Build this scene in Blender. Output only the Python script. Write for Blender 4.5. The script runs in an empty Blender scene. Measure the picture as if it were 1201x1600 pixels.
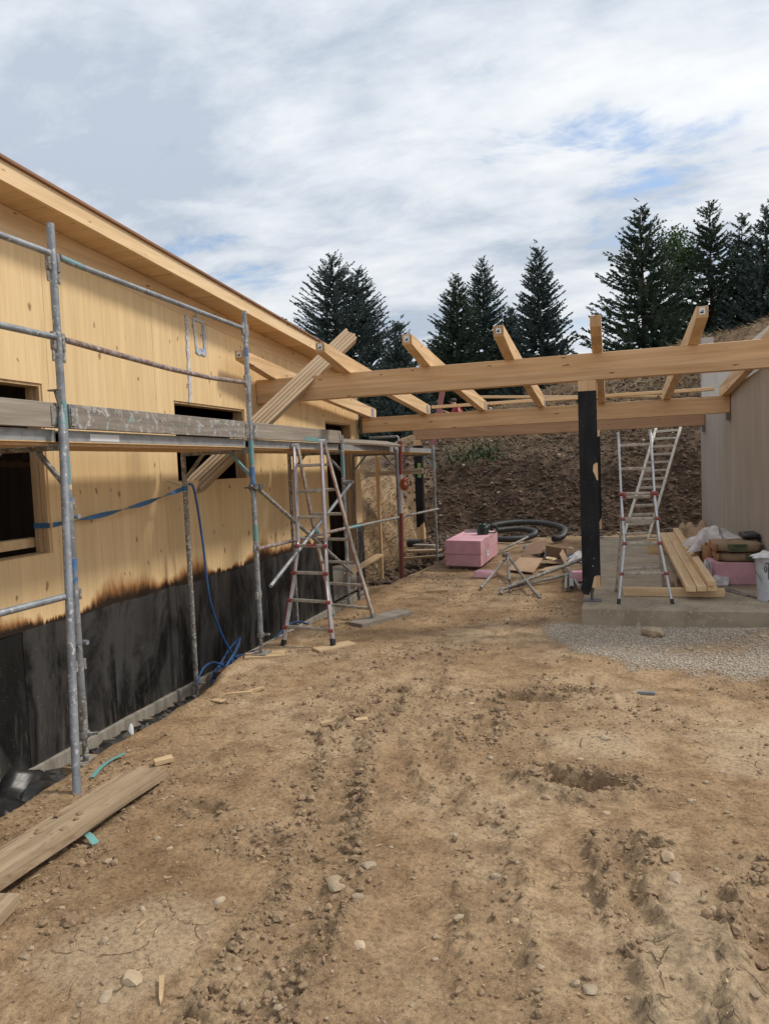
import bpy, bmesh, math, random
import numpy as np
from mathutils import Vector, Matrix

random.seed(7)
rng = np.random.default_rng(11)
S = bpy.context.scene
COL = S.collection

# ------------------------------------------------------------------ camera
cam_d = bpy.data.cameras.new('camera')
cam = bpy.data.objects.new('camera', cam_d)
COL.objects.link(cam)
cam_d.sensor_width = 36.0
cam_d.lens = 36.0 * 1150.0 / 1600.0
cam_d.clip_start = 0.05
cam_d.clip_end = 1500
_r = Vector((0.9556, 0.2918, -0.0410)).normalized()
_f = Vector((-0.2940, 0.9539, -0.0610))
_f = (_f - _r * _f.dot(_r)).normalized()
_u = _r.cross(_f)
cam.matrix_world = Matrix(((_r.x, _u.x, -_f.x, 0), (_r.y, _u.y, -_f.y, 0), (_r.z, _u.z, -_f.z, 1.75), (0, 0, 0, 1)))
S.camera = cam

# ------------------------------------------------------------------ sun, sky
SUN = Vector((0.80, 0.42, 1.0)).normalized()
sun_d = bpy.data.lights.new('sun', 'SUN')
sun_d.energy = 2.35
sun_d.angle = math.radians(8.5)
sun_d.color = (1.0, 0.93, 0.82)
sun = bpy.data.objects.new('sun', sun_d)
sun.rotation_euler = SUN.to_track_quat('Z', 'Y').to_euler()
sun.location = (20, 10, 30)
COL.objects.link(sun)

world = bpy.data.worlds.new('World')
S.world = world
world.use_nodes = True
nt = world.node_tree
nt.nodes.clear()
def N(t, typ, **kw):
    n = t.nodes.new(typ)
    for k, v in kw.items():
        setattr(n, k, v)
    return n
wo = N(nt, 'ShaderNodeOutputWorld')
bg1 = N(nt, 'ShaderNodeBackground')
bg2 = N(nt, 'ShaderNodeBackground')
mixs = N(nt, 'ShaderNodeMixShader')
sky = N(nt, 'ShaderNodeTexSky')
sky.sky_type = 'NISHITA'
sky.sun_disc = False
sky.sun_elevation = math.asin(SUN.z)
sky.sun_rotation = math.atan2(SUN.x, SUN.y)
sky.dust_density = 0.6
bg1.inputs[1].default_value = 0.15
nt.links.new(sky.outputs[0], bg1.inputs[0])
tc = N(nt, 'ShaderNodeTexCoord')
sep = N(nt, 'ShaderNodeSeparateXYZ')
nt.links.new(tc.outputs['Generated'], sep.inputs[0])
def M(t, op, a, b=None, c=None, clamp=False):
    n = N(t, 'ShaderNodeMath', operation=op, use_clamp=clamp)
    for i, x in enumerate((a, b, c)):
        if x is None: continue
        if isinstance(x, (int, float)): n.inputs[i].default_value = x
        else: t.links.new(x, n.inputs[i])
    return n.outputs[0]
zz = M(nt, 'ADD', M(nt, 'MAXIMUM', sep.outputs[2], 0.0), 0.22)
px = M(nt, 'DIVIDE', sep.outputs[0], zz)
py = M(nt, 'DIVIDE', sep.outputs[1], zz)
cmb = N(nt, 'ShaderNodeCombineXYZ')
nt.links.new(px, cmb.inputs[0]); nt.links.new(py, cmb.inputs[1])
def noise(t, vec, scale, detail=6, rough=0.55, dist=0.0, lac=2.0):
    n = N(t, 'ShaderNodeTexNoise')
    n.inputs['Scale'].default_value = scale
    n.inputs['Detail'].default_value = detail
    n.inputs['Roughness'].default_value = rough
    n.inputs['Distortion'].default_value = dist
    n.inputs['Lacunarity'].default_value = lac
    if vec is not None: t.links.new(vec, n.inputs['Vector'])
    return n.outputs[0]
def ramp(t, fac, stops, interp='LINEAR'):
    n = N(t, 'ShaderNodeValToRGB')
    cr = n.color_ramp
    cr.interpolation = interp
    while len(cr.elements) < len(stops): cr.elements.new(0.5)
    for e, (p, c) in zip(cr.elements, stops):
        e.position = p
        e.color = (c[0], c[1], c[2], 1) if isinstance(c, (tuple, list)) else (c, c, c, 1)
    t.links.new(fac, n.inputs[0])
    return n.outputs[0]
def mapping(t, vec, scale=(1, 1, 1), loc=(0, 0, 0), rot=(0, 0, 0)):
    n = N(t, 'ShaderNodeMapping')
    n.inputs['Scale'].default_value = scale
    n.inputs['Location'].default_value = loc
    n.inputs['Rotation'].default_value = rot
    t.links.new(vec, n.inputs['Vector'])
    return n.outputs[0]
# wide soft cloud masses and fine broken altocumulus
cl_a = noise(nt, mapping(nt, cmb.outputs[0], (0.9, 0.9, 1), (3.3, 1.7, 0)), 1.0, 7, 0.55, 0.35)
cl_b = noise(nt, mapping(nt, cmb.outputs[0], (2.6, 4.2, 1), (1.2, 5.1, 0.4), (0, 0, 0.5)), 1.0, 9, 0.60, 0.25)
cl_c = noise(nt, mapping(nt, cmb.outputs[0], (1.2, 1.7, 1), (7.7, 2.3, 3.0), (0, 0, -0.3)), 1.0, 5, 0.45, 0.1)
# clearer sky towards the right (+X), solid cover to the left
rgt = ramp(nt, M(nt, 'ADD', M(nt, 'MULTIPLY', px, 0.5), 0.5), [(0.32, 0.12), (0.46, 0.03), (0.60, -0.06)])
cover = M(nt, 'ADD', cl_b, M(nt, 'ADD', rgt, M(nt, 'MULTIPLY', M(nt, 'SUBTRACT', cl_a, 0.5), 0.15)))
cmask = ramp(nt, cover, [(0.34, 0.12), (0.50, 1.0)], 'EASE')
cl_d = noise(nt, mapping(nt, cmb.outputs[0], (5.5, 8.5, 1), (4.2, 0.3, 1.0), (0, 0, 0.4)), 1.0, 6, 0.6, 0.3)
ctone = M(nt, 'ADD', M(nt, 'MULTIPLY', cl_c, 0.48), M(nt, 'ADD', M(nt, 'MULTIPLY', cl_b, 0.34), M(nt, 'MULTIPLY', cl_d, 0.18)))
ctone = M(nt, 'ADD', ctone, M(nt, 'MULTIPLY', px, 0.035))
ccol = ramp(nt, ctone, [(0.40, (0.50, 0.57, 0.67)), (0.45, (0.63, 0.69, 0.77)), (0.50, (0.76, 0.805, 0.86)), (0.55, (0.86, 0.89, 0.925)), (0.60, (0.93, 0.945, 0.96))])
hz = ramp(nt, sep.outputs[2], [(0.0, 0.84), (0.14, 0.90), (0.40, 1.0)])
mulc = N(nt, 'ShaderNodeMix', data_type='RGBA', blend_type='MULTIPLY')
mulc.inputs[0].default_value = 1.0
nt.links.new(ccol, mulc.inputs[6]); nt.links.new(hz, mulc.inputs[7])
nt.links.new(mulc.outputs[2], bg2.inputs[0])
bg2.inputs[1].default_value = 0.98
nt.links.new(cmask, mixs.inputs[0])
nt.links.new(bg1.outputs[0], mixs.inputs[1]); nt.links.new(bg2.outputs[0], mixs.inputs[2])
nt.links.new(mixs.outputs[0], wo.inputs[0])

S.view_settings.view_transform = 'Standard'
S.view_settings.look = 'None'
S.view_settings.gamma = 1.0
S.view_settings.use_curve_mapping = False
S.view_settings.exposure = 0.14

# ------------------------------------------------------------------ materials
def newmat(name):
    m = bpy.data.materials.new(name)
    m.use_nodes = True
    t = m.node_tree
    return m, t, t.nodes['Principled BSDF']
def mixc(t, fac, a, b, mode='MIX'):
    n = N(t, 'ShaderNodeMix', data_type='RGBA', blend_type=mode)
    for i, x in ((0, fac), (6, a), (7, b)):
        if isinstance(x, (int, float)): n.inputs[i].default_value = x
        elif isinstance(x, (tuple, list)): n.inputs[i].default_value = (x[0], x[1], x[2], 1)
        else: t.links.new(x, n.inputs[i])
    return n.outputs[2]
def bump(t, h, strength, dist=0.01, normal=None):
    n = N(t, 'ShaderNodeBump')
    n.inputs['Strength'].default_value = strength
    n.inputs['Distance'].default_value = dist
    t.links.new(h, n.inputs['Height'])
    if normal is not None: t.links.new(normal, n.inputs['Normal'])
    return n.outputs[0]
def objvec(t, rnd=True):
    c = N(t, 'ShaderNodeTexCoord')
    if not rnd: return c.outputs['Object'], None
    o = N(t, 'ShaderNodeObjectInfo')
    r = M(t, 'MULTIPLY', o.outputs['Random'], 37.0)
    a = N(t, 'ShaderNodeVectorMath', operation='ADD')
    t.links.new(c.outputs['Object'], a.inputs[0]); t.links.new(r, a.inputs[1])
    return a.outputs[0], o.outputs['Random']
def gmat(name, base, rough=0.7, metal=0.0, c2=None, scale=8, lo=0.4, hi=0.65, detail=6, bmp=0.0, bscale=40, spec=0.5, c3=None, s3=60, lo3=0.62, hi3=0.68, stretch=(1, 1, 1), var=0.0):
    """painted / mineral / metal surface with one or two layers of wear"""
    m, t, b = newmat(name)
    v, r = objvec(t)
    col = None
    if c2 is not None:
        f = ramp(t, noise(t, mapping(t, v, stretch), scale, detail, 0.6, 0.3), [(lo, 0.0), (hi, 1.0)])
        col = mixc(t, f, base, c2)
    else:
        f = noise(t, v, scale, 4)
        col = mixc(t, f, tuple(x * 0.86 for x in base), tuple(min(1, x * 1.12) for x in base))
    if c3 is not None:
        f3 = ramp(t, noise(t, mapping(t, v, (1, 1, 1), (3, 1, 2)), s3, 3, 0.5), [(lo3, 0.0), (hi3, 1.0)])
        col = mixc(t, f3, col, c3)
    if var:
        k = M(t, 'ADD', M(t, 'MULTIPLY', r, 2 * var), 1 - var)
        cc = N(t, 'ShaderNodeCombineXYZ')
        for i in range(3): t.links.new(k, cc.inputs[i])
        col = mixc(t, 1.0, col, cc.outputs[0], 'MULTIPLY')
    t.links.new(col, b.inputs['Base Color'])
    b.inputs['Roughness'].default_value = rough
    b.inputs['Metallic'].default_value = metal
    b.inputs['Specular IOR Level'].default_value = spec
    if bmp:
        t.links.new(bump(t, noise(t, v, bscale, 6, 0.6), bmp, 0.01), b.inputs['Normal'])
    return m
def wood(name, light, dark, axis='X', rough=0.62, knots=0.5, lam=None, var=0.10, grey=0.0, bmp=0.12, scorch=False, fine=0.5, knot_r=0.085, kplane=None):
    m, t, b = newmat(name)
    kplane = kplane or {'X': 'XZ', 'Y': 'YZ', 'Z': 'YZ'}[axis]
    v, r = objvec(t)
    sc = {'X': (0.55, 9, 9), 'Y': (9, 0.55, 9), 'Z': (9, 9, 0.55)}[axis]
    sf = {'X': (2.2, 90, 90), 'Y': (90, 2.2, 90), 'Z': (90, 90, 2.2)}[axis]
    sk = (7.0, 4.0, 1) if axis == 'Z' else (2.4, 9.0, 1)
    g1 = noise(t, mapping(t, v, sc), 1.0, 5, 0.6, 1.4)
    g2 = noise(t, mapping(t, v, sf), 1.0, 3, 0.6, 0.4)
    mid = tuple(0.5 * (a + c) for a, c in zip(light, dark))
    col = ramp(t, g1, [(0.32, dark), (0.47, mid), (0.62, light)])
    fc = ramp(t, g2, [(0.3, 1 - 0.28 * fine), (0.7, 1.0 + 0.04 * fine)])
    col = mixc(t, 1.0, col, fc, 'MULTIPLY')
    k = M(t, 'ADD', M(t, 'MULTIPLY', r, 2 * var), 1 - var)
    cc = N(t, 'ShaderNodeCombineXYZ')
    for i in range(3): t.links.new(k, cc.inputs[i])
    col = mixc(t, 1.0, col, cc.outputs[0], 'MULTIPLY')
    if lam:
        s2 = N(t, 'ShaderNodeSeparateXYZ'); t.links.new(v, s2.inputs[0])
        fl = M(t, 'FLOOR', M(t, 'DIVIDE', s2.outputs[2], lam))
        wn = N(t, 'ShaderNodeTexWhiteNoise', noise_dimensions='1D'); t.links.new(fl, wn.inputs['W'])
        lc = ramp(t, wn.outputs[0], [(0.0, (0.84, 0.80, 0.76)), (0.5, (1.0, 0.98, 0.95)), (1.0, (1.08, 1.04, 1.0))])
        col = mixc(t, 1.0, col, lc, 'MULTIPLY')
        fr = M(t, 'FRACT', M(t, 'DIVIDE', s2.outputs[2], lam))
        ln = ramp(t, fr, [(0.0, 0.62), (0.03, 1.0)])
        col = mixc(t, 0.7, col, mixc(t, 1.0, col, ln, 'MULTIPLY'))
    if knots:
        vo = N(t, 'ShaderNodeTexVoronoi', feature='F1', voronoi_dimensions='2D')
        vo.inputs['Scale'].default_value = 1.0
        dv = noise(t, v, 9, 2)
        va = N(t, 'ShaderNodeVectorMath', operation='ADD')
        sx_ = N(t, 'ShaderNodeSeparateXYZ'); t.links.new(v, sx_.inputs[0])
        cx_ = N(t, 'ShaderNodeCombineXYZ')
        t.links.new(sx_.outputs['XYZ'.index(kplane[0])], cx_.inputs[0]); t.links.new(sx_.outputs['XYZ'.index(kplane[1])], cx_.inputs[1])
        t.links.new(mapping(t, cx_.outputs[0], sk), va.inputs[0]); t.links.new(M(t, 'MULTIPLY', dv, 0.35), va.inputs[1])
        t.links.new(va.outputs[0], vo.inputs['Vector'])
        sp = N(t, 'ShaderNodeSeparateColor'); t.links.new(vo.outputs['Color'], sp.inputs[0])
        on = M(t, 'GREATER_THAN', sp.outputs[0], 1 - knots)
        kr = M(t, 'ADD', M(t, 'MULTIPLY', sp.outputs[1], knot_r), knot_r * 0.7)
        q = M(t, 'DIVIDE', vo.outputs['Distance'], kr)
        halo = M(t, 'MULTIPLY', ramp(t, q, [(0.35, 1.0), (1.0, 0.0)]), on)
        core = M(t, 'MULTIPLY', ramp(t, q, [(0.42, 1.0), (0.72, 0.0)]), on)
        col = mixc(t, M(t, 'MULTIPLY', halo, 0.5), col, (0.50, 0.28, 0.115))
        col = mixc(t, M(t, 'MULTIPLY', core, 0.62 if axis == 'Z' else 0.85), col, (0.16, 0.075, 0.035))
    if grey:
        gn = ramp(t, noise(t, mapping(t, v, sc), 0.6, 6, 0.7, 0.8), [(0.35, 0.0), (0.6, 1.0)])
        col = mixc(t, M(t, 'MULTIPLY', gn, grey), col, (0.22, 0.19, 0.16))
    if scorch:
        ge = N(t, 'ShaderNodeNewGeometry')
        s3 = N(t, 'ShaderNodeSeparateXYZ'); t.links.new(ge.outputs['Position'], s3.inputs[0])
        amp = noise(t, mapping(t, ge.outputs['Position'], (0.01, 1.1, 0.01), (0, 0.35, 0)), 1.0, 3, 0.55)
        amp = M(t, 'MULTIPLY', ramp(t, amp, [(0.42, 0.06), (0.66, 1.1)]), 0.32)
        st = noise(t, mapping(t, ge.outputs['Position'], (1, 9.0, 2.6)), 1.0, 7, 0.72, 0.9)
        h = M(t, 'SUBTRACT', s3.outputs[2], 0.66)
        hh = M(t, 'DIVIDE', M(t, 'ADD', h, M(t, 'MULTIPLY', M(t, 'SUBTRACT', st, 0.5), 0.22)), M(t, 'ADD', amp, 0.02))
        tint = ramp(t, hh, [(0.35, 1.0), (1.15, 0.0)], 'EASE')
        black = ramp(t, hh, [(0.12, 1.0), (0.62, 0.0)], 'EASE')
        col = mixc(t, M(t, 'MULTIPLY', tint, 0.85), col, (0.30, 0.105, 0.018))
        col = mixc(t, M(t, 'MULTIPLY', black, 0.97), col, (0.012, 0.008, 0.006))
    t.links.new(col, b.inputs['Base Color'])
    b.inputs['Roughness'].default_value = rough
    b.inputs['Specular IOR Level'].default_value = 0.3
    if bmp: t.links.new(bump(t, g2, bmp, 0.004), b.inputs['Normal'])
    return m

L1, D1 = (0.70, 0.475, 0.235), (0.52, 0.31, 0.125)
W_wall = wood('clt_spruce_vertical', (0.80, 0.59, 0.325), (0.70, 0.495, 0.255), 'Z', knots=0.30, scorch=True, var=0.04, fine=0.22, knot_r=0.12)
W_x = wood('glulam_spruce_x', (0.74, 0.51, 0.30), (0.58, 0.37, 0.19), 'X', knots=0.30, lam=0.041, var=0.05, knot_r=0.075)
W_y = wood('glulam_spruce_y', (0.77, 0.55, 0.33), (0.62, 0.41, 0.21), 'Y', knots=0.30, lam=0.045, var=0.06)
W_soff = wood('soffit_spruce', (0.72, 0.50, 0.29), (0.58, 0.38, 0.19), 'X', knots=0.25, var=0.10, kplane='XY', knot_r=0.07)
W_fas = wood('fascia_spruce', (0.82, 0.61, 0.37), (0.68, 0.47, 0.25), 'Y', knots=0.3, var=0.05)
W_z = wood('jamb_spruce', (0.70, 0.49, 0.28), (0.50, 0.32, 0.16), 'Z', knots=0.1, var=0.15)
W_lum = wood('sawn_lumber', (0.77, 0.55, 0.32), (0.60, 0.40, 0.20), 'X', knots=0.22, var=0.08, kplane='XY', knot_r=0.07)
W_old = wood('weathered_plank', (0.52, 0.39, 0.245), (0.30, 0.21, 0.125), 'X', knots=0.12, kplane='XY', grey=0.25, rough=0.85, bmp=0.5, fine=1.0)
W_toe = wood('grey_toe_board', (0.40, 0.35, 0.29), (0.24, 0.20, 0.16), 'Y', knots=0.1, grey=0.55, rough=0.85, bmp=0.4, fine=1.0)
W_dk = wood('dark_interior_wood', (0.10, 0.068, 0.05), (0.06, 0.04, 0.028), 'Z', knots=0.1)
W_roof = wood('roof_board', (0.30, 0.16, 0.09), (0.20, 0.10, 0.055), 'Y', knots=0.0)
W_off = wood('pale_offcut', (0.66, 0.49, 0.30), (0.50, 0.34, 0.18), 'X', knots=0)
W_cross = wood('end_grain', (0.52, 0.33, 0.17), (0.38, 0.22, 0.10), 'Z', knots=0.0)

def toe_painted():
    m = wood('painted_toe_board', (0.30, 0.26, 0.22), (0.16, 0.13, 0.11), 'Y', knots=0.0, grey=0.6, rough=0.85, bmp=0.4)
    t = m.node_tree; b = t.nodes['Principled BSDF']
    src = b.inputs['Base Color'].links[0].from_socket
    v, r = objvec(t)
    w1 = ramp(t, noise(t, mapping(t, v, (1, 1, 1), (2, 0, 0)), 15, 8, 0.75, 0.6), [(0.53, 0.0), (0.60, 1.0)])
    w2 = ramp(t, noise(t, mapping(t, v, (1, 1, 1), (9, 3, 0)), 11, 8, 0.75, 0.6), [(0.58, 0.0), (0.66, 0.8)])
    w3 = ramp(t, noise(t, mapping(t, v, (1, 1, 1), (5, 7, 1)), 8, 8, 0.75, 0.6), [(0.59, 0.0), (0.67, 0.8)])
    c = mixc(t, w1, src, (0.42, 0.42, 0.40))
    c = mixc(t, w2, c, (0.22, 0.38, 0.36))
    c = mixc(t, w3, c, (0.07, 0.12, 0.26))
    t.links.new(c, b.inputs['Base Color'])
    return m
W_toep = toe_painted()
def muddy(m):
    t = m.node_tree; b = t.nodes['Principled BSDF']; src = b.inputs['Base Color'].links[0].from_socket
    v, r = objvec(t)
    f = ramp(t, noise(t, mapping(t, v, (1, 2.2, 2.2), (5, 2, 1)), 5, 7, 0.7, 0.8), [(0.52, 0.0), (0.66, 0.8)])
    c = mixc(t, f, src, (0.20, 0.13, 0.075))
    c = mixc(t, ramp(t, noise(t, mapping(t, v, (0.7, 30, 30), (2, 9, 4)), 1.0, 4, 0.6, 0.6), [(0.60, 0.0), (0.66, 0.75)]), c, (0.10, 0.068, 0.042))
    t.links.new(c, b.inputs['Base Color'])
muddy(W_old)
GALV = gmat('galvanised_steel', (0.30, 0.325, 0.35), 0.5, 0.35, (0.19, 0.20, 0.215), 9, 0.42, 0.62, bmp=0.10, bscale=60, c3=(0.50, 0.50, 0.48), s3=38, lo3=0.60, hi3=0.66, var=0.12)
GALV_D = gmat('dirty_scaffold_tube', (0.27, 0.26, 0.24), 0.75, 0.15, (0.15, 0.135, 0.12), 16, 0.42, 0.6, bmp=0.3, bscale=70, c3=(0.46, 0.44, 0.40), s3=45, lo3=0.55, hi3=0.62, var=0.1)
TEAL = gmat('worn_teal_paint', (0.12, 0.30, 0.31), 0.6, 0.0, (0.22, 0.27, 0.27), 22, 0.5, 0.62, c3=(0.36, 0.38, 0.36), s3=55, lo3=0.62, hi3=0.68)
BLUEP = gmat('worn_blue_paint', (0.06, 0.16, 0.36), 0.6, 0.0, (0.20, 0.23, 0.27), 26, 0.48, 0.6)
RUST = gmat('rusty_tube', (0.20, 0.13, 0.11), 0.8, 0.1, (0.30, 0.26, 0.24), 22, 0.46, 0.6, bmp=0.3, c3=(0.45, 0.43, 0.41), s3=40, lo3=0.6, hi3=0.66)
ALU = gmat('dull_aluminium', (0.52, 0.54, 0.57), 0.42, 0.45, (0.36, 0.36, 0.36), 14, 0.45, 0.7, c3=(0.50, 0.47, 0.42), s3=40, lo3=0.62, hi3=0.7)
ALU_D = gmat('muddy_aluminium', (0.46, 0.42, 0.36), 0.7, 0.15, (0.30, 0.25, 0.19), 18, 0.45, 0.62, bmp=0.15)
ALU_DK = gmat('deck_aluminium', (0.36, 0.37, 0.38), 0.55, 0.35, (0.26, 0.27, 0.28), 12, 0.45, 0.65)
RED = gmat('red_plastic', (0.28, 0.05, 0.05), 0.55, 0.0, (0.22, 0.08, 0.075), 20)
REDSTR = gmat('red_stripe', (0.34, 0.05, 0.06), 0.5, 0.0, (0.34, 0.16, 0.15), 30, 0.5, 0.7)
REDW = gmat('red_pole_paint', (0.22, 0.048, 0.038), 0.65, 0.0, (0.17, 0.07, 0.055), 24, 0.5, 0.65)
WHITEP = gmat('white_pole_paint', (0.55, 0.54, 0.52), 0.6, 0.0, (0.40, 0.38, 0.34), 24, 0.5, 0.65)
ORANGE = gmat('orange_cable', (0.42, 0.085, 0.03), 0.6)
BLACKR = gmat('black_rubber', (0.018, 0.018, 0.019), 0.6)
CONC = gmat('rough_concrete', (0.36, 0.29, 0.205), 0.9, 0.0, (0.24, 0.19, 0.135), 3.0, 0.38, 0.66, bmp=0.35, bscale=55, c3=(0.46, 0.38, 0.28), s3=30, lo3=0.6, hi3=0.72)
CONC_E = gmat('concrete_plinth', (0.34, 0.31, 0.26), 0.9, 0.0, (0.20, 0.18, 0.15), 5, 0.4, 0.65, bmp=0.4, bscale=50, stretch=(1, 3, 0.6))
PANEL = gmat('pale_wall_panel', (0.40, 0.345, 0.29), 0.85, 0.0, (0.345, 0.295, 0.245), 2.2, 0.4, 0.66, bmp=0.06, bscale=120, stretch=(1, 1.4, 0.25), var=0.02)
PANEL2 = gmat('light_render', (0.66, 0.61, 0.54), 0.85, 0.0, (0.58, 0.53, 0.46), 3, 0.4, 0.66)
PANEL3 = gmat('grey_block', (0.42, 0.37, 0.33), 0.9, 0.0, (0.36, 0.31, 0.28), 4, 0.4, 0.66)
PINK = gmat('pink_foam', (0.62, 0.345, 0.395), 0.8, 0.0, (0.54, 0.285, 0.33), 5, 0.42, 0.66, bmp=0.08, bscale=120, c3=(0.40, 0.20, 0.21), s3=24, lo3=0.66, hi3=0.72, var=0.03)
PINKD = gmat('pink_board_edge', (0.36, 0.15, 0.14), 0.8)
PAPER = gmat('white_paper', (0.66, 0.67, 0.68), 0.7)
INK = gmat('black_ink', (0.03, 0.03, 0.033), 0.7)
GREENST = gmat('green_sticker', (0.24, 0.42, 0.10), 0.6)
BAGG = gmat('bag_green_print', (0.10, 0.115, 0.055), 0.8)
BAG = gmat('brown_paper_bag', (0.30, 0.205, 0.125), 0.85, 0.0, (0.22, 0.15, 0.09), 7, 0.42, 0.64, bmp=0.4, bscale=22)
BAGT = gmat('orange_bag_end', (0.36, 0.19, 0.095), 0.85, 0.0, (0.26, 0.13, 0.065), 10, 0.42, 0.64, bmp=0.5, bscale=26)
CARD = gmat('cardboard', (0.42, 0.28, 0.175), 0.85, 0.0, (0.36, 0.235, 0.145), 6, 0.4, 0.66)
CARDI = gmat('cardboard_inside', (0.20, 0.12, 0.075), 0.9)
PIPE = gmat('black_drain_pipe', (0.030, 0.032, 0.035), 0.55, 0.0, (0.06, 0.058, 0.052), 6, 0.5, 0.7)
PIPEG = gmat('grey_pipe', (0.20, 0.21, 0.22), 0.5)
FILM = gmat('black_film', (0.013, 0.013, 0.014), 0.42, 0.0, (0.05, 0.047, 0.044), 6, 0.52, 0.72, spec=0.6)
FILMG = gmat('torn_membrane', (0.035, 0.033, 0.032), 0.6, 0.0, (0.13, 0.115, 0.095), 9, 0.48, 0.68)
BLUEH = gmat('blue_hose', (0.035, 0.13, 0.34), 0.5, 0.0, (0.04, 0.09, 0.21), 9)
STRAPB = gmat('blue_strap', (0.045, 0.165, 0.34), 0.6, 0.0, (0.05, 0.12, 0.24), 14)
TEALS = gmat('teal_strap', (0.12, 0.36, 0.34), 0.5, 0.0, (0.16, 0.30, 0.28), 12)
BUCKET = gmat('white_bucket', (0.50, 0.53, 0.58), 0.5, 0.0, (0.42, 0.44, 0.47), 5, 0.45, 0.65, c3=(0.25, 0.21, 0.17), s3=18, lo3=0.64, hi3=0.7)
CLEAR = gmat('milky_wrap', (0.62, 0.58, 0.57), 0.35, 0.0, (0.46, 0.41, 0.39), 9, 0.42, 0.62, bmp=0.5, bscale=14)
RAG = gmat('crumpled_white_bag', (0.66, 0.64, 0.63), 0.6, 0.0, (0.44, 0.42, 0.42), 14, 0.46, 0.62, bmp=0.4, bscale=30)
YEL = gmat('yellow_paper', (0.55, 0.44, 0.24), 0.8)
SAWG = gmat('saw_green', (0.028, 0.075, 0.062), 0.4)
STEEL = gmat('dark_steel', (0.16, 0.15, 0.145), 0.5, 0.5)
CHALK = None
STONE = gmat('field_stone', (0.46, 0.355, 0.235), 0.9, 0.0, (0.33, 0.24, 0.15), 14, 0.42, 0.62, bmp=0.3, bscale=50, var=0.18)
STONEG = gmat('grey_stone', (0.43, 0.34, 0.235), 0.9, 0.0, (0.30, 0.23, 0.155), 18, 0.42, 0.62, bmp=0.3, bscale=60, var=0.18)
CRUMB = gmat('soil_crumb', (0.30, 0.205, 0.122), 0.95, 0.0, (0.235, 0.157, 0.092), 12, 0.4, 0.6)
PEBB = gmat('pale_pebble', (0.40, 0.31, 0.21), 0.9, 0.0, (0.30, 0.22, 0.14), 25, 0.4, 0.6)
GRAVM = gmat('grey_gravel', (0.52, 0.435, 0.34), 0.9, 0.0, (0.29, 0.235, 0.175), 55, 0.42, 0.58)
CLOD = gmat('dark_clod', (0.068, 0.043, 0.030), 0.95, 0.0, (0.115, 0.075, 0.050), 6, 0.45, 0.65)
STRAW = gmat('straw', (0.34, 0.25, 0.145), 0.9, 0.0, (0.22, 0.16, 0.095), 3)
WEED = gmat('weed_leaf', (0.060, 0.085, 0.035), 0.8)
BARK = gmat('spruce_bark', (0.07, 0.05, 0.038), 0.95, bmp=0.3)
def leafmat(name, a, b_, tr=0.15):
    m, t, b = newmat(name)
    g = N(t, 'ShaderNodeNewGeometry')
    r = N(t, 'ShaderNodeObjectInfo')
    n1 = noise(t, g.outputs['Position'], 1.3, 4, 0.6)
    w = ramp(t, n1, [(0.35, 0.0), (0.65, 1.0)])
    c = mixc(t, w, a, b_)
    t.links.new(c, b.inputs['Base Color'])
    b.inputs['Roughness'].default_value = 0.75
    b.inputs['Specular IOR Level'].default_value = 0.25
    return m
NEED1 = leafmat('blue_spruce_needles', (0.062, 0.098, 0.094), (0.118, 0.166, 0.156))
NEED2 = leafmat('dark_spruce_needles', (0.046, 0.078, 0.058), (0.090, 0.132, 0.090))
LEAF = leafmat('broad_leaves', (0.065, 0.115, 0.040), (0.115, 0.175, 0.070))
SKIN = gmat('skin', (0.52, 0.30, 0.21), 0.6)
SHIRT = gmat('red_work_shirt', (0.32, 0.035, 0.05), 0.85)
TROUS = gmat('dark_trousers', (0.035, 0.035, 0.045), 0.9)
HAIR = gmat('dark_hair', (0.03, 0.022, 0.016), 0.8)

def membrane_mat():
    m, t, b = newmat('black_bitumen_membrane')
    v, r = objvec(t)
    ge = N(t, 'ShaderNodeNewGeometry')
    s3 = N(t, 'ShaderNodeSeparateXYZ'); t.links.new(ge.outputs['Position'], s3.inputs[0])
    big = ramp(t, noise(t, mapping(t, v, (1, 2.0, 0.9)), 1.0, 7, 0.65, 1.2), [(0.43, 0.0), (0.56, 1.0)])
    col = mixc(t, big, (0.008, 0.008, 0.008), (0.048, 0.046, 0.044))
    st = noise(t, mapping(t, v, (1, 11, 1.6)), 1.0, 8, 0.75, 0.9)
    low = ramp(t, s3.outputs[2], [(0.0, 1.0), (0.55, 0.35)])   # splashes near the foot
    low2 = M(t, 'SUBTRACT', 0.30, s3.outputs[2])
    drip = ramp(t, M(t, 'ADD', st, M(t, 'MULTIPLY', low2, 0.16)), [(0.60, 0.0), (0.74, 1.0)])
    col = mixc(t, M(t, 'MULTIPLY', drip, 0.45), col, (0.16, 0.14, 0.115))
    sp = ramp(t, noise(t, v, 70, 3, 0.5), [(0.70, 0.0), (0.74, 1.0)])
    col = mixc(t, M(t, 'MULTIPLY', sp, 0.6), col, (0.30, 0.27, 0.23))
    t.links.new(col, b.inputs['Base Color'])
    ro = ramp(t, noise(t, mapping(t, v, (1, 3, 0.8)), 2.0, 4), [(0.4, 0.75), (0.6, 0.42)])
    t.links.new(ro, b.inputs['Roughness'])
    b.inputs['Specular IOR Level'].default_value = 0.3
    t.links.new(bump(t, noise(t, v, 7, 5, 0.6), 0.35, 0.02), b.inputs['Normal'])
    return m
MEMB = membrane_mat()
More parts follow.
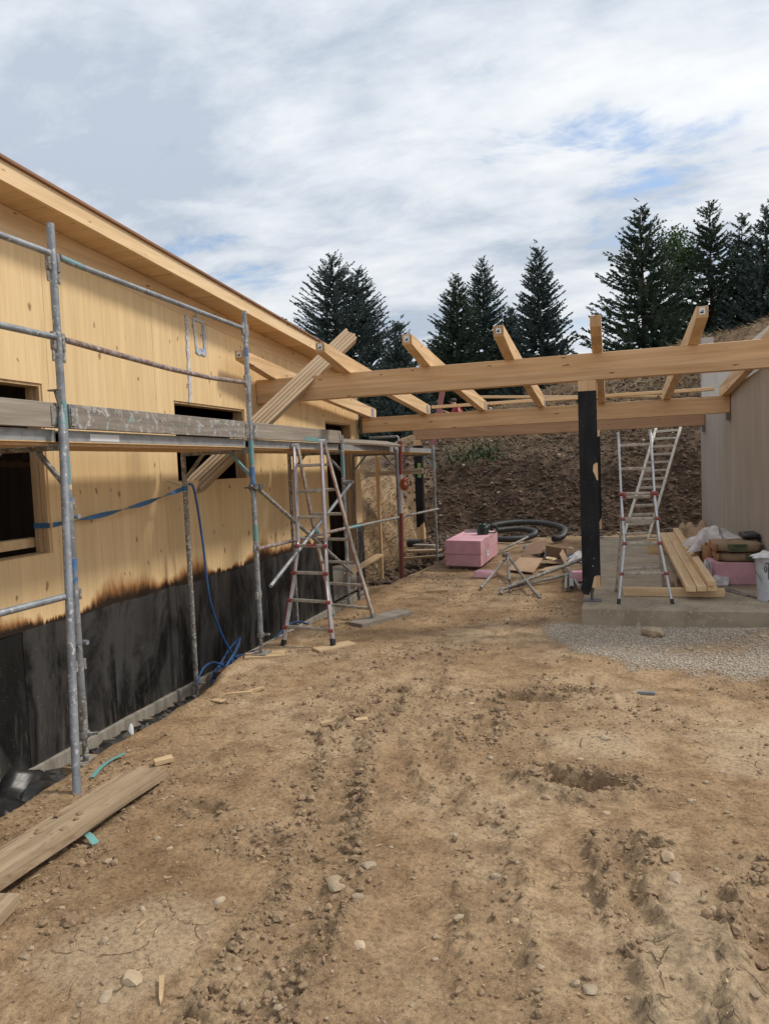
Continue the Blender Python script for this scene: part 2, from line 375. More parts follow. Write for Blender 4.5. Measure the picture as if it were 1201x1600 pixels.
def wrap_mat():
    m, t, b = newmat('black_post_wrap')
    v, r = objvec(t)
    n1 = noise(t, mapping(t, v, (4, 4, 1.5)), 2.0, 5, 0.6)
    col = mixc(t, ramp(t, n1, [(0.4, 0.0), (0.62, 1.0)]), (0.006, 0.007, 0.0085), (0.016, 0.017, 0.020))
    sp = ramp(t, noise(t, v, 42, 3, 0.5), [(0.70, 0.0), (0.75, 1.0)])
    col = mixc(t, M(t, 'MULTIPLY', sp, 0.5), col, (0.20, 0.19, 0.17))
    t.links.new(col, b.inputs['Base Color'])
    b.inputs['Roughness'].default_value = 0.6
    b.inputs['Specular IOR Level'].default_value = 0.25
    t.links.new(bump(t, noise(t, mapping(t, v, (3, 3, 1)), 8, 4), 0.3, 0.01), b.inputs['Normal'])
    return m
WRAP = wrap_mat()
def chalk_mat():
    m, t, b = newmat('chalky_sealant')
    v, r = objvec(t, False)
    n1 = noise(t, v, 60, 5, 0.7)
    col = mixc(t, ramp(t, n1, [(0.42, 0.0), (0.58, 1.0)]), (0.30, 0.34, 0.44), (0.72, 0.70, 0.68))
    t.links.new(col, b.inputs['Base Color'])
    b.inputs['Roughness'].default_value = 0.9
    return m
CHALK = chalk_mat()
def chalk_blue():
    return gmat('blue_chalk', (0.22, 0.32, 0.50), 0.9, 0.0, (0.60, 0.58, 0.55), 50, 0.48, 0.56)
CHALKB = chalk_blue()

def ground_mat():
    m, t, b = newmat('dry_building_site_soil')
    ge = N(t, 'ShaderNodeNewGeometry'); P = ge.outputs['Position']
    at = N(t, 'ShaderNodeAttribute', attribute_name='soil'); silt = at.outputs['Alpha']
    s = N(t, 'ShaderNodeSeparateColor'); t.links.new(at.outputs['Color'], s.inputs[0])
    top, grav, crumb = s.outputs[0], s.outputs[1], s.outputs[2]
    n_big = noise(t, P, 0.55, 6, 0.6, 0.4)
    n_mid = noise(t, P, 4.5, 7, 0.65, 0.3)
    n_fin = noise(t, P, 42, 6, 0.7)
    n_gr = noise(t, P, 190, 4, 0.7)
    dry = ramp(t, n_big, [(0.36, (0.290, 0.188, 0.102)), (0.49, (0.405, 0.275, 0.158)), (0.62, (0.510, 0.375, 0.235))])
    dry = mixc(t, ramp(t, n_mid, [(0.36, 0.75), (0.56, 0.0)]), dry, (0.20, 0.122, 0.066))
    dry = mixc(t, M(t, 'MULTIPLY', silt, 0.6), dry, (0.47, 0.36, 0.235))
    dry = mixc(t, M(t, 'MULTIPLY', crumb, 0.35), dry, (0.26, 0.195, 0.125))
    gcol = ramp(t, noise(t, P, 120, 3, 0.6), [(0.36, (0.17, 0.145, 0.115)), (0.5, (0.33, 0.29, 0.24)), (0.64, (0.52, 0.47, 0.40))])
    col = mixc(t, grav, dry, gcol)
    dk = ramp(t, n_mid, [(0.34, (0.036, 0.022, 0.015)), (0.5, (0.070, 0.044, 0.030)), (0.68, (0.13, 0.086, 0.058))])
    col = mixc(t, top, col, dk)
    grain = ramp(t, n_fin, [(0.32, 0.42), (0.50, 1.0), (0.68, 1.30)])
    col = mixc(t, 0.8, col, mixc(t, 1.0, col, grain, 'MULTIPLY'))
    grit = ramp(t, n_gr, [(0.30, 0.60), (0.50, 1.0), (0.70, 1.30)])
    col = mixc(t, M(t, 'SUBTRACT', 0.85, M(t, 'MULTIPLY', silt, 0.35)), col, mixc(t, 1.0, col, grit, 'MULTIPLY'))
    spk = ramp(t, n_gr, [(0.64, 0.0), (0.72, 1.0)])
    col = mixc(t, M(t, 'MULTIPLY', spk, 0.40), col, (0.46, 0.37, 0.26))
    # shrinkage cracks in the smooth silty patches
    wv = N(t, 'ShaderNodeVectorMath', operation='ADD')
    nn = N(t, 'ShaderNodeTexNoise'); nn.inputs['Scale'].default_value = 5; nn.inputs['Detail'].default_value = 4
    t.links.new(P, nn.inputs['Vector'])
    sc_ = N(t, 'ShaderNodeVectorMath', operation='SCALE'); sc_.inputs['Scale'].default_value = 0.22
    t.links.new(nn.outputs['Color'], sc_.inputs[0])
    t.links.new(P, wv.inputs[0]); t.links.new(sc_.outputs[0], wv.inputs[1])
    vo = N(t, 'ShaderNodeTexVoronoi', feature='DISTANCE_TO_EDGE'); vo.inputs['Scale'].default_value = 3.6
    t.links.new(wv.outputs[0], vo.inputs['Vector'])
    gate = M(t, 'MAXIMUM', M(t, 'MULTIPLY', ramp(t, noise(t, P, 2.2, 3, 0.5), [(0.52, 0.0), (0.60, 1.0)]), 0.6), silt)
    inv = M(t, 'SUBTRACT', 1.0, M(t, 'MAXIMUM', top, grav), clamp=True)
    crk = M(t, 'MULTIPLY', M(t, 'MULTIPLY', ramp(t, vo.outputs['Distance'], [(0.003, 1.0), (0.015, 0.0)]), M(t, 'MULTIPLY', gate, ramp(t, noise(t, P, 6.0, 4, 0.6), [(0.45, 0.0), (0.55, 1.0)]))), inv)
    col = mixc(t, M(t, 'MULTIPLY', crk, 0.55), col, (0.14, 0.085, 0.05))
    t.links.new(col, b.inputs['Base Color'])
    b.inputs['Roughness'].default_value = 0.95
    b.inputs['Specular IOR Level'].default_value = 0.15
    hsum = M(t, 'ADD', M(t, 'MULTIPLY', n_fin, 1.0), M(t, 'MULTIPLY', n_gr, 0.35))
    hsum = M(t, 'SUBTRACT', hsum, M(t, 'MULTIPLY', crk, 0.9))
    t.links.new(bump(t, hsum, 1.0, 0.013), b.inputs['Normal'])
    return m
GROUND = ground_mat()
GROUNDC = gmat('clod_soil', (0.34, 0.235, 0.14), 0.95, 0.0, (0.22, 0.145, 0.085), 16, 0.38, 0.62, bmp=0.6, bscale=90)

# ------------------------------------------------------------------ mesh builder
class MB:
    def __init__(s): s.v = []; s.f = []
    def add(s, vs, fs):
        o = len(s.v); s.v += [tuple(p) for p in vs]; s.f += [tuple(i + o for i in q) for q in fs]; return s
    def hexa(s, c8):
        return s.add(c8, [(0, 3, 2, 1), (4, 5, 6, 7), (0, 1, 5, 4), (1, 2, 6, 5), (2, 3, 7, 6), (3, 0, 4, 7)])
    def box(s, x0, x1, y0, y1, z0, z1):
        return s.hexa([(x0, y0, z0), (x1, y0, z0), (x1, y1, z0), (x0, y1, z0), (x0, y0, z1), (x1, y0, z1), (x1, y1, z1), (x0, y1, z1)])
    def bar(s, p0, p1, w, h, up=(0, 0, 1)):
        p0, p1, up = Vector(p0), Vector(p1), Vector(up)
        d = (p1 - p0).normalized(); sx = d.cross(up).normalized(); su = sx.cross(d).normalized()
        c = []
        for p in (p0, p1):
            for a, b in ((-1, -1), (1, -1), (1, 1), (-1, 1)):
                c.append(p + sx * (a * w / 2) + su * (b * h / 2))
        return s.hexa(c)
    def tube(s, pts, r, n=10, caps=True):
        pts = [Vector(p) for p in pts]
        rs = r if isinstance(r, (list, tuple)) else [r] * len(pts)
        t0 = (pts[1] - pts[0]).normalized()
        nrm = t0.orthogonal().normalized()
        rings = []
        for i, p in enumerate(pts):
            if i == 0: t = t0
            elif i == len(pts) - 1: t = (pts[-1] - pts[-2]).normalized()
            else: t = ((pts[i + 1] - p).normalized() + (p - pts[i - 1]).normalized()).normalized()
            nrm = (nrm - t * nrm.dot(t)).normalized()
            b = t.cross(nrm)
            rings.append([p + (nrm * math.cos(2 * math.pi * k / n) + b * math.sin(2 * math.pi * k / n)) * rs[i] for k in range(n)])
        vs = [q for ring in rings for q in ring]; fs = []
        for i in range(len(pts) - 1):
            for k in range(n):
                a, b_ = i * n + k, i * n + (k + 1) % n
                fs.append((a, b_, b_ + n, a + n))
        if caps:
            fs.append(tuple(range(n - 1, -1, -1))); fs.append(tuple((len(pts) - 1) * n + k for k in range(n)))
        return s.add(vs, fs)
    def prism(s, poly, off):
        """closed polygon of 3-D points extruded by a vector"""
        n = len(poly); off = Vector(off)
        vs = [Vector(p) for p in poly] + [Vector(p) + off for p in poly]
        fs = [tuple(range(n - 1, -1, -1)), tuple(range(n, 2 * n))]
        for i in range(n):
            j = (i + 1) % n
            fs.append((i, j, j + n, i + n))
        return s.add(vs, fs)
    def grid(s, fn, nu, nv):
        vs = [fn(i / (nu - 1), j / (nv - 1)) for j in range(nv) for i in range(nu)]
        fs = [(j * nu + i, j * nu + i + 1, (j + 1) * nu + i + 1, (j + 1) * nu + i) for j in range(nv - 1) for i in range(nu - 1)]
        return s.add(vs, fs)
    def ico(s, c, r, jit=0.2, sub=1, flat=(1, 1, 1), seed=None, sink=None):
        rr = random.Random(seed if seed is not None else random.random())
        bm = bmesh.new(); bmesh.ops.create_icosphere(bm, subdivisions=sub, radius=1.0)
        idx = {v: i for i, v in enumerate(bm.verts)}
        rot = Matrix.Rotation(rr.uniform(0, 6.28), 3, 'Z')
        lob = [(Vector((rr.gauss(0, 1), rr.gauss(0, 1), rr.gauss(0, 1))).normalized(), rr.uniform(0.55, 0.95)) for _ in range(6)]
        vs = []
        for v in bm.verts:
            d = v.co.normalized()
            k = 1.0 + rr.uniform(-jit, jit) * 0.5
            p = d * k
            for ax, lim in lob:               # planar facets, as broken stone has
                e = p.dot(ax)
                if e > lim: p = p - ax * (e - lim) * 0.85
            p = rot @ Vector((p.x * flat[0] * r, p.y * flat[1] * r, p.z * flat[2] * r))
            vs.append(Vector(c) + p)
        fs = [[idx[v] for v in f.verts] for f in bm.faces]
        bm.free()
        return s.add(vs, fs)

ROOT = {}
def finish(me, smooth_deg=38, bev=0.0):
    bm = bmesh.new(); bm.from_mesh(me)
    bmesh.ops.recalc_face_normals(bm, faces=bm.faces)
    if bev:
        ed = [e for e in bm.edges if len(e.link_faces) == 2 and e.calc_face_angle(0) > 0.6]
        bmesh.ops.bevel(bm, geom=ed, offset=bev, segments=1, affect='EDGES', clamp_overlap=True)
    if smooth_deg:
        for f in bm.faces: f.smooth = True
        lim = math.radians(smooth_deg)
        for e in bm.edges: e.smooth = not (len(e.link_faces) == 2 and e.calc_face_angle(0) > lim)
    bm.to_mesh(me); bm.free()
def make(name, mb, mat, origin=(0, 0, 0), bev=0.0, smooth=38):
    me = bpy.data.meshes.new(name)
    o = Vector(origin)
    me.from_pydata([tuple(Vector(p) - o) for p in mb.v], [], mb.f)
    finish(me, smooth, bev)
    me.materials.append(mat)
    ob = bpy.data.objects.new(name, me)
    COL.objects.link(ob)
    return ob
def tag(o, label=None, cat=None, group=None, kind=None):
    if label: o['label'] = label
    if cat: o['category'] = cat
    if group: o['group'] = group
    if kind: o['kind'] = kind
    return o
def thing(name, loc, label, cat, group=None):
    e = bpy.data.objects.new(name, None)
    e.empty_display_size = 0.2
    e.location = loc
    COL.objects.link(e)
    ROOT[e.name] = Vector(loc)
    return tag(e, label, cat, group)
def root_of(p):
    while p.parent: p = p.parent
    return p
def part(name, mb, mat, parent, bev=0.0, smooth=38, label=None):
    r = root_of(parent)
    ob = make(name, mb, mat, ROOT[r.name], bev, smooth)
    ob.parent = parent
    if label: ob['label'] = label
    return ob
def solo(name, mb, mat, label, cat, group=None, base=None, bev=0.0, smooth=38):
    """a thing that is one mesh, origin at its base"""
    if base is None:
        a = np.array([tuple(p) for p in mb.v]); base = (a[:, 0].mean(), a[:, 1].mean(), a[:, 2].min())
    ob = make(name, mb, mat, base, bev, smooth)
    ob.location = base
    ROOT[ob.name] = Vector(base)
    return tag(ob, label, cat, group)
def framed(name, p0, p1, w, h, mat, parent=None, up=(0, 0, 1), bev=0.004, shape=None):
    """bar built along its own local X axis, so that the grain follows it"""
    p0, p1, up = Vector(p0), Vector(p1), Vector(up)
    d = p1 - p0; L = d.length; d.normalize()
    sy = up.cross(d).normalized(); sz = d.cross(sy).normalized()
    mb = MB()
    if shape: shape(mb, L)
    else: mb.box(0, L, -w / 2, w / 2, -h / 2, h / 2)
    ob = make(name, mb, mat, (0, 0, 0), bev)
    mw = Matrix(((d.x, sy.x, sz.x, p0.x), (d.y, sy.y, sz.y, p0.y), (d.z, sy.z, sz.z, p0.z), (0, 0, 0, 1)))
    if parent is not None:
        ob.parent = parent
        mw = Matrix.Translation(-ROOT[root_of(parent).name]) @ mw
    ob.matrix_basis = mw
    if parent is None: ROOT[ob.name] = p0
    return ob
def letters(txt, size, mat, parent, pos, xdir, ydir, name='lettering'):
    """flat printed characters laid on a surface"""
    cu = bpy.data.curves.new('txt', 'FONT'); cu.body = txt; cu.size = size
    cu.align_x = 'CENTER'; cu.align_y = 'CENTER'
    tmp = bpy.data.objects.new('txt', cu); COL.objects.link(tmp)
    dg = bpy.context.evaluated_depsgraph_get(); dg.update()
    me = bpy.data.meshes.new_from_object(tmp.evaluated_get(dg))
    bpy.data.objects.remove(tmp); bpy.data.curves.remove(cu)
    me.name = name
    me.materials.clear(); me.materials.append(mat)
    ob = bpy.data.objects.new(name, me); COL.objects.link(ob)
    x = Vector(xdir).normalized(); y = Vector(ydir).normalized(); z = x.cross(y)
    q = Vector(pos) - ROOT[root_of(parent).name]
    ob.parent = parent
    ob.matrix_basis = Matrix(((x.x, y.x, z.x, q.x), (x.y, y.y, z.y, q.y), (x.z, y.z, z.z, q.z), (0, 0, 0, 1)))
    return ob

# ------------------------------------------------------------------ noise for terrain
_perm = rng.permutation(512)
_ang = rng.uniform(0, 2 * np.pi, 512)
_gx, _gy = np.cos(_ang), np.sin(_ang)
def perlin(x, y):
    xi = np.floor(x).astype(np.int64); yi = np.floor(y).astype(np.int64)
    xf = x - xi; yf = y - yi
    u = xf * xf * xf * (xf * (xf * 6 - 15) + 10); v = yf * yf * yf * (yf * (yf * 6 - 15) + 10)
    def h(a, b): return _perm[(_perm[a & 511] + b) & 511]
    def g(a, b, dx, dy):
        k = h(a, b); return _gx[k] * dx + _gy[k] * dy
    n00 = g(xi, yi, xf, yf); n10 = g(xi + 1, yi, xf - 1, yf)
    n01 = g(xi, yi + 1, xf, yf - 1); n11 = g(xi + 1, yi + 1, xf - 1, yf - 1)
    return (n00 * (1 - u) + n10 * u) * (1 - v) + (n01 * (1 - u) + n11 * u) * v
def fbm(x, y, oct=4, gain=0.5, ridged=False):
    a, s, f = 1.0, 0.0, 1.0
    for i in range(oct):
        n = perlin(x * f + 17.3 * i, y * f - 9.1 * i)
        if ridged: n = 0.5 - np.abs(n) * 2
        s = s + a * n; a *= gain; f *= 2.03
    return s
def sst(t):
    t = np.clip(t, 0, 1); return t * t * (3 - 2 * t)
def polydist(x, y, pts):
    best = np.full(x.shape, 1e9); sgn = np.zeros(x.shape); along = np.zeros(x.shape); acc = 0.0
    for (x0, y0), (x1, y1) in zip(pts[:-1], pts[1:]):
        dx, dy = x1 - x0, y1 - y0; L2 = dx * dx + dy * dy; L = math.sqrt(L2)
        t = np.clip(((x - x0) * dx + (y - y0) * dy) / L2, 0, 1)
        qx, qy = x - (x0 + t * dx), y - (y0 + t * dy)
        d = np.hypot(qx, qy); m = d < best
        best = np.where(m, d, best); sgn = np.where(m, np.sign(dx * qy - dy * qx), sgn); along = np.where(m, acc + t * L, along)
        acc += L
    return best, sgn, along
EDGE_Y = [0, 2, 3, 4, 5, 6.3, 7.4, 8.4, 10.9, 12.0, 12.8, 14.2, 15.5, 17]
EDGE_X = [-3.0, -2.98, -3.05, -3.1, -3.1, -3.38, -3.30, -3.2, -3.1, -3.02, -2.9, -3.0, -3.6, -4.2]
RUTS = [([(-1.05, 1.0), (-1.17, 1.98), (-1.21, 2.79), (-1.45, 3.6), (-1.67, 4.43), (-1.62, 5.3)], 0.15, 1.0),
        ([(-0.22, 1.0), (-0.36, 2.19), (-0.6, 3.37), (-0.95, 3.9), (-1.36, 5.0), (-1.5, 6.4)], 0.13, 0.6),
        ([(0.22, 2.2), (0.07, 2.86), (-0.02, 3.4)], 0.10, 0.9),
        ([(0.42, 1.6), (0.46, 2.69), (0.62, 3.3)], 0.12, 1.0)]
def base_height(x, y):
    """terrain without fine roughness; also soil masks"""
    z = 0.018 * fbm(x * 0.6, y * 0.6, 3)
    e = np.interp(y, EDGE_Y, EDGE_X) + 0.07 * fbm(x * 1.3 + 5, y * 1.3, 3)
    tr = sst((e - x) / 0.5)
    floor_z = np.where(y > 12.2, -0.36, -0.49)
    z = z + floor_z * tr
    # low mound right of the slab corner
    z = z + 0.14 * np.exp(-(((x - 1.55) / 0.55) ** 2 + ((y - 7.35) / 0.38) ** 2))
    # embankment
    foot = 17.2 + 0.35 * fbm(x * 0.25, y * 0.0 + 3.3, 2) + np.where(x < -2.5, (-2.5 - x) * 0.05, 0)
    crest = 4.30 + 0.27 * np.clip(x, -9, 9) + 0.25 * fbm(x * 0.3, y * 0.3, 3)
    d = y - foot
    h1 = 1.55 * sst(d / 2.3) + np.clip(d - 1.7, 0, 5.0) * np.clip((crest - 1.5) / 5.0, 0.1, 1)
    z = np.where(d > 0, np.maximum(z, z * 0 + h1 + z * np.exp(-np.clip(d, 0, 5) * 3)), z)
    far = sst((y - 60) / 60)
    z = z * (1 - 0.4 * far)
    # cut bank rising to the left behind the house corner
    lm = sst((-4.25 - x - 0.25 * fbm(x * 0.9, y * 0.9, 3)) / 1.05) * sst((y - 12.7) / 1.0) * 2.0 * (1 - sst((y - 40) / 20))
    zl = -0.36 + lm
    left = (x < -4.1) & (y > 12.6)
    z = np.where(left, np.maximum(z, zl), z)
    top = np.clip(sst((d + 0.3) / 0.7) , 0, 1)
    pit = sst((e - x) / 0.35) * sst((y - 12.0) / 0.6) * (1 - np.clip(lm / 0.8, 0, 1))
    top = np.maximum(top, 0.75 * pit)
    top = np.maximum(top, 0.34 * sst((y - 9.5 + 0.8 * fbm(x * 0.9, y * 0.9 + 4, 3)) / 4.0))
    light = sst((d - 3.6) / 2.0) * 0.30 + 0.16 * sst((d - 1.5) / 0.9 + 0.8 * fbm(x * 0.8, y * 0.8 + 6, 3)) * (d < 9)
    light = np.clip(light, 0, 0.8)                 # crest is covered with dry stalks
    light = np.maximum(light, 0.40 * np.clip(lm / 0.5, 0, 1) * (d < 2))
    top = top * (1 - light)
    gx = x; gy = y
    g_edge = 6.15 + 0.30 * fbm(x * 1.6, y * 1.6, 4) + np.clip(0.15 - gx, 0, 3) * 1.45
    grav = sst((gy - g_edge) / 0.28) * sst((8.1 - gy) / 0.15) * sst((gx + 0.75) / 0.2)
    grav = grav * (1 - 0.75 * sst((0.55 - np.hypot((gx - 0.75) / 1.1, (gy - 7.0) / 0.55)) / 0.35))
    grav = grav * (1 - 0.9 * np.exp(-(((gx - 1.5) / 0.55) ** 2 + ((gy - 7.3) / 0.36) ** 2)))
    return z, top, grav, d, tr
def full_height(x, y):
    z, top, grav, d, tr = base_height(x, y)
    crumb = np.zeros(x.shape)
    for pts, wid, st in RUTS:
        dist, sg, al = polydist(x, y, pts)
        dist = dist + 0.04 * fbm(x * 6, y * 6, 3)
        core = np.exp(-(dist / wid) ** 2)
        rough = fbm(x * 9, y * 9, 4, 0.55)
        lug = 0.5 + 0.5 * np.sin(al * 2 * np.pi / 0.13 + 1.6 * fbm(x * 4, y * 4, 2))
        ridge = np.exp(-((dist - wid * 0.95) / (wid * 0.42)) ** 2)
        z = z + st * (0.046 * ridge * (0.40 + 1.1 * rough + 0.9 * fbm(x * 23, y * 23, 3, 0.6) + 0.3 * (sg > 0)) * (0.35 + 0.9 * sst((fbm(x * 1.4 + 9, y * 1.4, 2) + 0.25) / 0.5)) - 0.036 * core * (0.40 + 0.7 * lug))
        crumb = np.maximum(crumb, st * np.clip(ridge + 0.6 * core, 0, 1))
    for (hx, hy, rx, ry, dep) in ((-0.17, 3.95, 0.20, 0.10, 0.10), (-0.42, 4.02, 0.10, 0.07, 0.04), (-0.62, 5.38, 0.30, 0.10, 0.05), (-0.30, 5.55, 0.18, 0.08, 0.045), (-1.62, 3.05, 0.13, 0.08, 0.03), (0.10, 3.38, 0.08, 0.05, 0.035), (-0.85, 4.75, 0.12, 0.2, 0.025), (-2.05, 3.3, 0.12, 0.06, 0.03)):
        r = np.hypot((x - hx) / rx, (y - hy) / ry) + 0.35 * fbm(x * 7 + hx, y * 7, 3)
        z = z - dep * (1 - sst((r - 0.45) / 0.6)) + dep * 0.45 * np.exp(-((r - 1.45) / 0.45) ** 2)
        crumb = np.maximum(crumb, np.exp(-((r - 1.3) / 0.7) ** 2))
    patch = sst((fbm(x * 0.9 + 3, y * 0.9 + 8, 3) + 0.12) / 0.35)
    crumb = np.clip(np.maximum(crumb, 0.55 * patch), 0, 1)
    near = np.clip(1 - top, 0, 1)
    fine = 0.0062 * fbm(x * 14, y * 14, 4, 0.6) + 0.017 * crumb * np.clip(fbm(x * 11 + 4, y * 11, 4, 0.62, True), -0.3, 2)
    silt = np.zeros(x.shape)
    for (a_, b_, ra, rb) in ((0.26, 2.35, .22, .75), (-.12, 4.55, .30, .28)):
        silt = np.maximum(silt, 1 - sst((np.hypot((x - a_) / ra, (y - b_) / rb) + 0.35 * fbm(x * 3, y * 3, 3) - 0.7) / 0.45))
    crumb = crumb * (1 - 0.85 * silt); fine = fine * (1 - 0.6 * silt); z = z + 0.018 * silt
    fine = fine + 0.024 * crumb * np.clip(perlin(x * 22, y * 22) - 0.10, 0, 1) + 0.016 * fbm(x * 3.1, y * 3.1, 3)
    z = z + fine * near * (1 - 0.8 * grav)
    lump = 0.17 * fbm(x * 1.1, y * 1.1 + 2, 5, 0.56) + 0.10 * np.clip(perlin(x * 2.6 + 3, y * 2.6) - 0.05, 0, 1) + 0.05 * np.clip(perlin(x * 6, y * 6), 0, 1)
    bank = sst((d + 0.1) / 0.8) 
    z = z + lump * np.maximum(bank * (1 - 0.6 * sst((y - 28) / 6)), 0.55 * ((x < -4.15) & (y > 12.8)))
    pitm = tr * (y > 12.3)
    z = z + 0.06 * pitm * fbm(x * 3, y * 3, 4) + 0.02 * tr * fbm(x * 8, y * 8, 3)
    return z, top, grav, crumb
def GZ(x, y):
    z, *_ = full_height(np.array([float(x)]), np.array([float(y)]))
    return float(z[0])

# ------------------------------------------------------------------ the ground
def geo(a, step, growth, lim):
    out = []; v = a; s = step
    while abs(v) < lim:
        s *= growth; v += s; out.append(v)
    return out
xs = list(np.arange(-4.6, 2.4, 0.0165))
xs = sorted([v for v in geo(-4.6, -0.03, 1.16, 260)]) + xs + geo(2.4, 0.03, 1.16, 260)
ys = list(np.arange(1.45, 4.4, 0.0125)) + list(np.arange(4.4, 8.2, 0.02)) + list(np.arange(8.2, 16.6, 0.05)) + list(np.arange(16.6, 28, 0.075))
ys = sorted(geo(1.45, -0.03, 1.25, 120)) + ys + geo(28, 0.12, 1.18, 420)
X, Yg = np.meshgrid(np.array(xs), np.array(ys))
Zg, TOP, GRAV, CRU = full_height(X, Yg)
ny, nx = X.shape
co = np.stack([X, Yg, Zg], -1).reshape(-1, 3).astype(np.float32)
idx = np.arange(nx * ny).reshape(ny, nx)
quads = np.stack([idx[:-1, :-1], idx[:-1, 1:], idx[1:, 1:], idx[1:, :-1]], -1).reshape(-1, 4)
def np_mesh(name, co, faces, k, mat, smooth=True):
    me = bpy.data.meshes.new(name)
    me.vertices.add(len(co)); me.vertices.foreach_set('co', np.asarray(co, np.float32).ravel())
    me.loops.add(faces.size); me.loops.foreach_set('vertex_index', faces.astype(np.int32).ravel())
    me.polygons.add(len(faces))
    me.polygons.foreach_set('loop_start', np.arange(0, faces.size, k, dtype=np.int32))
    me.polygons.foreach_set('loop_total', np.full(len(faces), k, np.int32))
    me.polygons.foreach_set('use_smooth', np.full(len(faces), smooth))
    me.update(); me.validate()
    me.materials.append(mat)
    ob = bpy.data.objects.new(name, me); COL.objects.link(ob)
    return ob
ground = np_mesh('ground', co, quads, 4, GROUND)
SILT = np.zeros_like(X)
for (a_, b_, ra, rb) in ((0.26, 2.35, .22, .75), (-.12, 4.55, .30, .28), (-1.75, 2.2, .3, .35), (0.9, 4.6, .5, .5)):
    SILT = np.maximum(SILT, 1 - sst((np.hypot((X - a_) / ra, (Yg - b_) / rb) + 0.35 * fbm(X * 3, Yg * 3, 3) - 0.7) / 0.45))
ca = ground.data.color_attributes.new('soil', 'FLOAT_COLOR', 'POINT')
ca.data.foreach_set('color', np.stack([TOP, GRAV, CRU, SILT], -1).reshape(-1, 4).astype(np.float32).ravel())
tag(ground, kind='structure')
ROOT[ground.name] = Vector((0, 0, 0))

ICO_V, ICO_F = None, None
def ico_arrays(sub):
    bm = bmesh.new(); bmesh.ops.create_icosphere(bm, subdivisions=sub, radius=1.0)
    v = np.array([p.co[:] for p in bm.verts]); ix = {q: i for i, q in enumerate(bm.verts)}
    f = np.array([[ix[q] for q in fa.verts] for fa in bm.faces]); bm.free()
    return v, f
def scatter(name, px, py, rad, mat, sub=1, flat=(0.5, 0.9), sink=0.25, zoff=0.0, jit=0.22, smooth=False):
    v, f = ico_arrays(sub)
    n = len(px); pz = full_height(px, py)[0]
    sc = np.stack([rng.uniform(0.75, 1.35, n), rng.uniform(0.7, 1.1, n), rng.uniform(flat[0], flat[1], n)], -1) * rad[:, None]
    a = rng.uniform(0, 6.283, n); ca_, sa = np.cos(a), np.sin(a)
    V = v[None] * (1 + rng.uniform(-jit, jit, (n, len(v), 1))) * sc[:, None, :]
    Xr = V[..., 0] * ca_[:, None] - V[..., 1] * sa[:, None]; Yr = V[..., 0] * sa[:, None] + V[..., 1] * ca_[:, None]
    Zr = V[..., 2] + (pz + sc[:, 2] * (1 - 2 * sink) * 0.9 + zoff)[:, None]
    cc = np.stack([Xr + px[:, None], Yr + py[:, None], Zr], -1).reshape(-1, 3)
    ff = (f[None] + (np.arange(n) * len(v))[:, None, None]).reshape(-1, 3)
    return np_mesh(name, cc, ff, 3, mat, smooth)
def view_points(n, ymin=1.75, ymax=12.0, xmin=-3.1, xmax=1.9, power=1.5):
    y = ymin + (ymax - ymin) * rng.uniform(0, 1, n) ** power
    x = rng.uniform(xmin, xmax, n)
    k = (x > np.interp(y, EDGE_Y, EDGE_X) - 0.1) & ~((x > -0.45) & (y > 7.75)) & (x < y * 0.27 + 0.15) & (x > -y * 1.0 - 0.2)
    return x[k], y[k]
# soil crumbs, thickest along the ruts and round the holes
px_, py_ = view_points(60000)
_, tp, gv, cr = full_height(px_, py_)
keep = (rng.uniform(0, 1, len(px_)) < 0.012 + 0.80 * cr ** 1.9) & (gv < 0.3)
px_, py_ = px_[keep][:12000], py_[keep][:12000]
rad = np.exp(rng.normal(math.log(0.0058), 0.50, len(px_))).clip(0.0025, 0.022)
tag(scatter('soil_crumbs', px_, py_, rad, CRUMB, 1, (0.55, 1.0), 0.25), 'loose brown soil crumbs strewn over the dirt track', 'soil', kind='stuff')
px_, py_ = view_points(30000, 1.75, 8.0)
_, tp, gv, cr = full_height(px_, py_)
keep = (rng.uniform(0, 1, len(px_)) < 0.9 * np.clip(cr - 0.35, 0, 1) ** 2.2) & (gv < 0.3)
px_, py_ = px_[keep][:1500], py_[keep][:1500]
rad = np.exp(rng.normal(math.log(0.013), 0.40, len(px_))).clip(0.008, 0.036)
tag(scatter('soil_clods', px_, py_, rad, GROUNDC, 2, (0.5, 0.85), 0.40, jit=0.30), 'bigger broken soil clods along the tyre ruts', 'soil', kind='stuff')
px_, py_ = view_points(2600, power=1.35)
gv = base_height(px_, py_)[2]; px_, py_ = px_[gv < 0.3], py_[gv < 0.3]
rad = np.exp(rng.normal(math.log(0.0065), 0.50, len(px_))).clip(0.003, 0.022)
tag(scatter('pebbles', px_, py_, rad, PEBB, 1, (0.45, 0.8), 0.35), 'small pale pebbles lying in the dry dirt', 'pebbles', kind='stuff')
# gravel bed in front of the slab
gx_ = rng.uniform(-0.75, 2.35, 60000); gy_ = rng.uniform(5.85, 7.95, 60000)
gv = base_height(gx_, gy_)[2]
k = (rng.uniform(0, 1, len(gx_)) < gv) & (gx_ < gy_ * 0.27 + 0.1)
gx_, gy_ = gx_[k][:11000], gy_[k][:11000]
tag(scatter('gravel', gx_, gy_, rng.uniform(0.006, 0.0125, len(gx_)), GRAVM, 1, (0.5, 0.9), 0.3), 'grey crushed gravel bed in front of the concrete slab', 'gravel', kind='stuff')
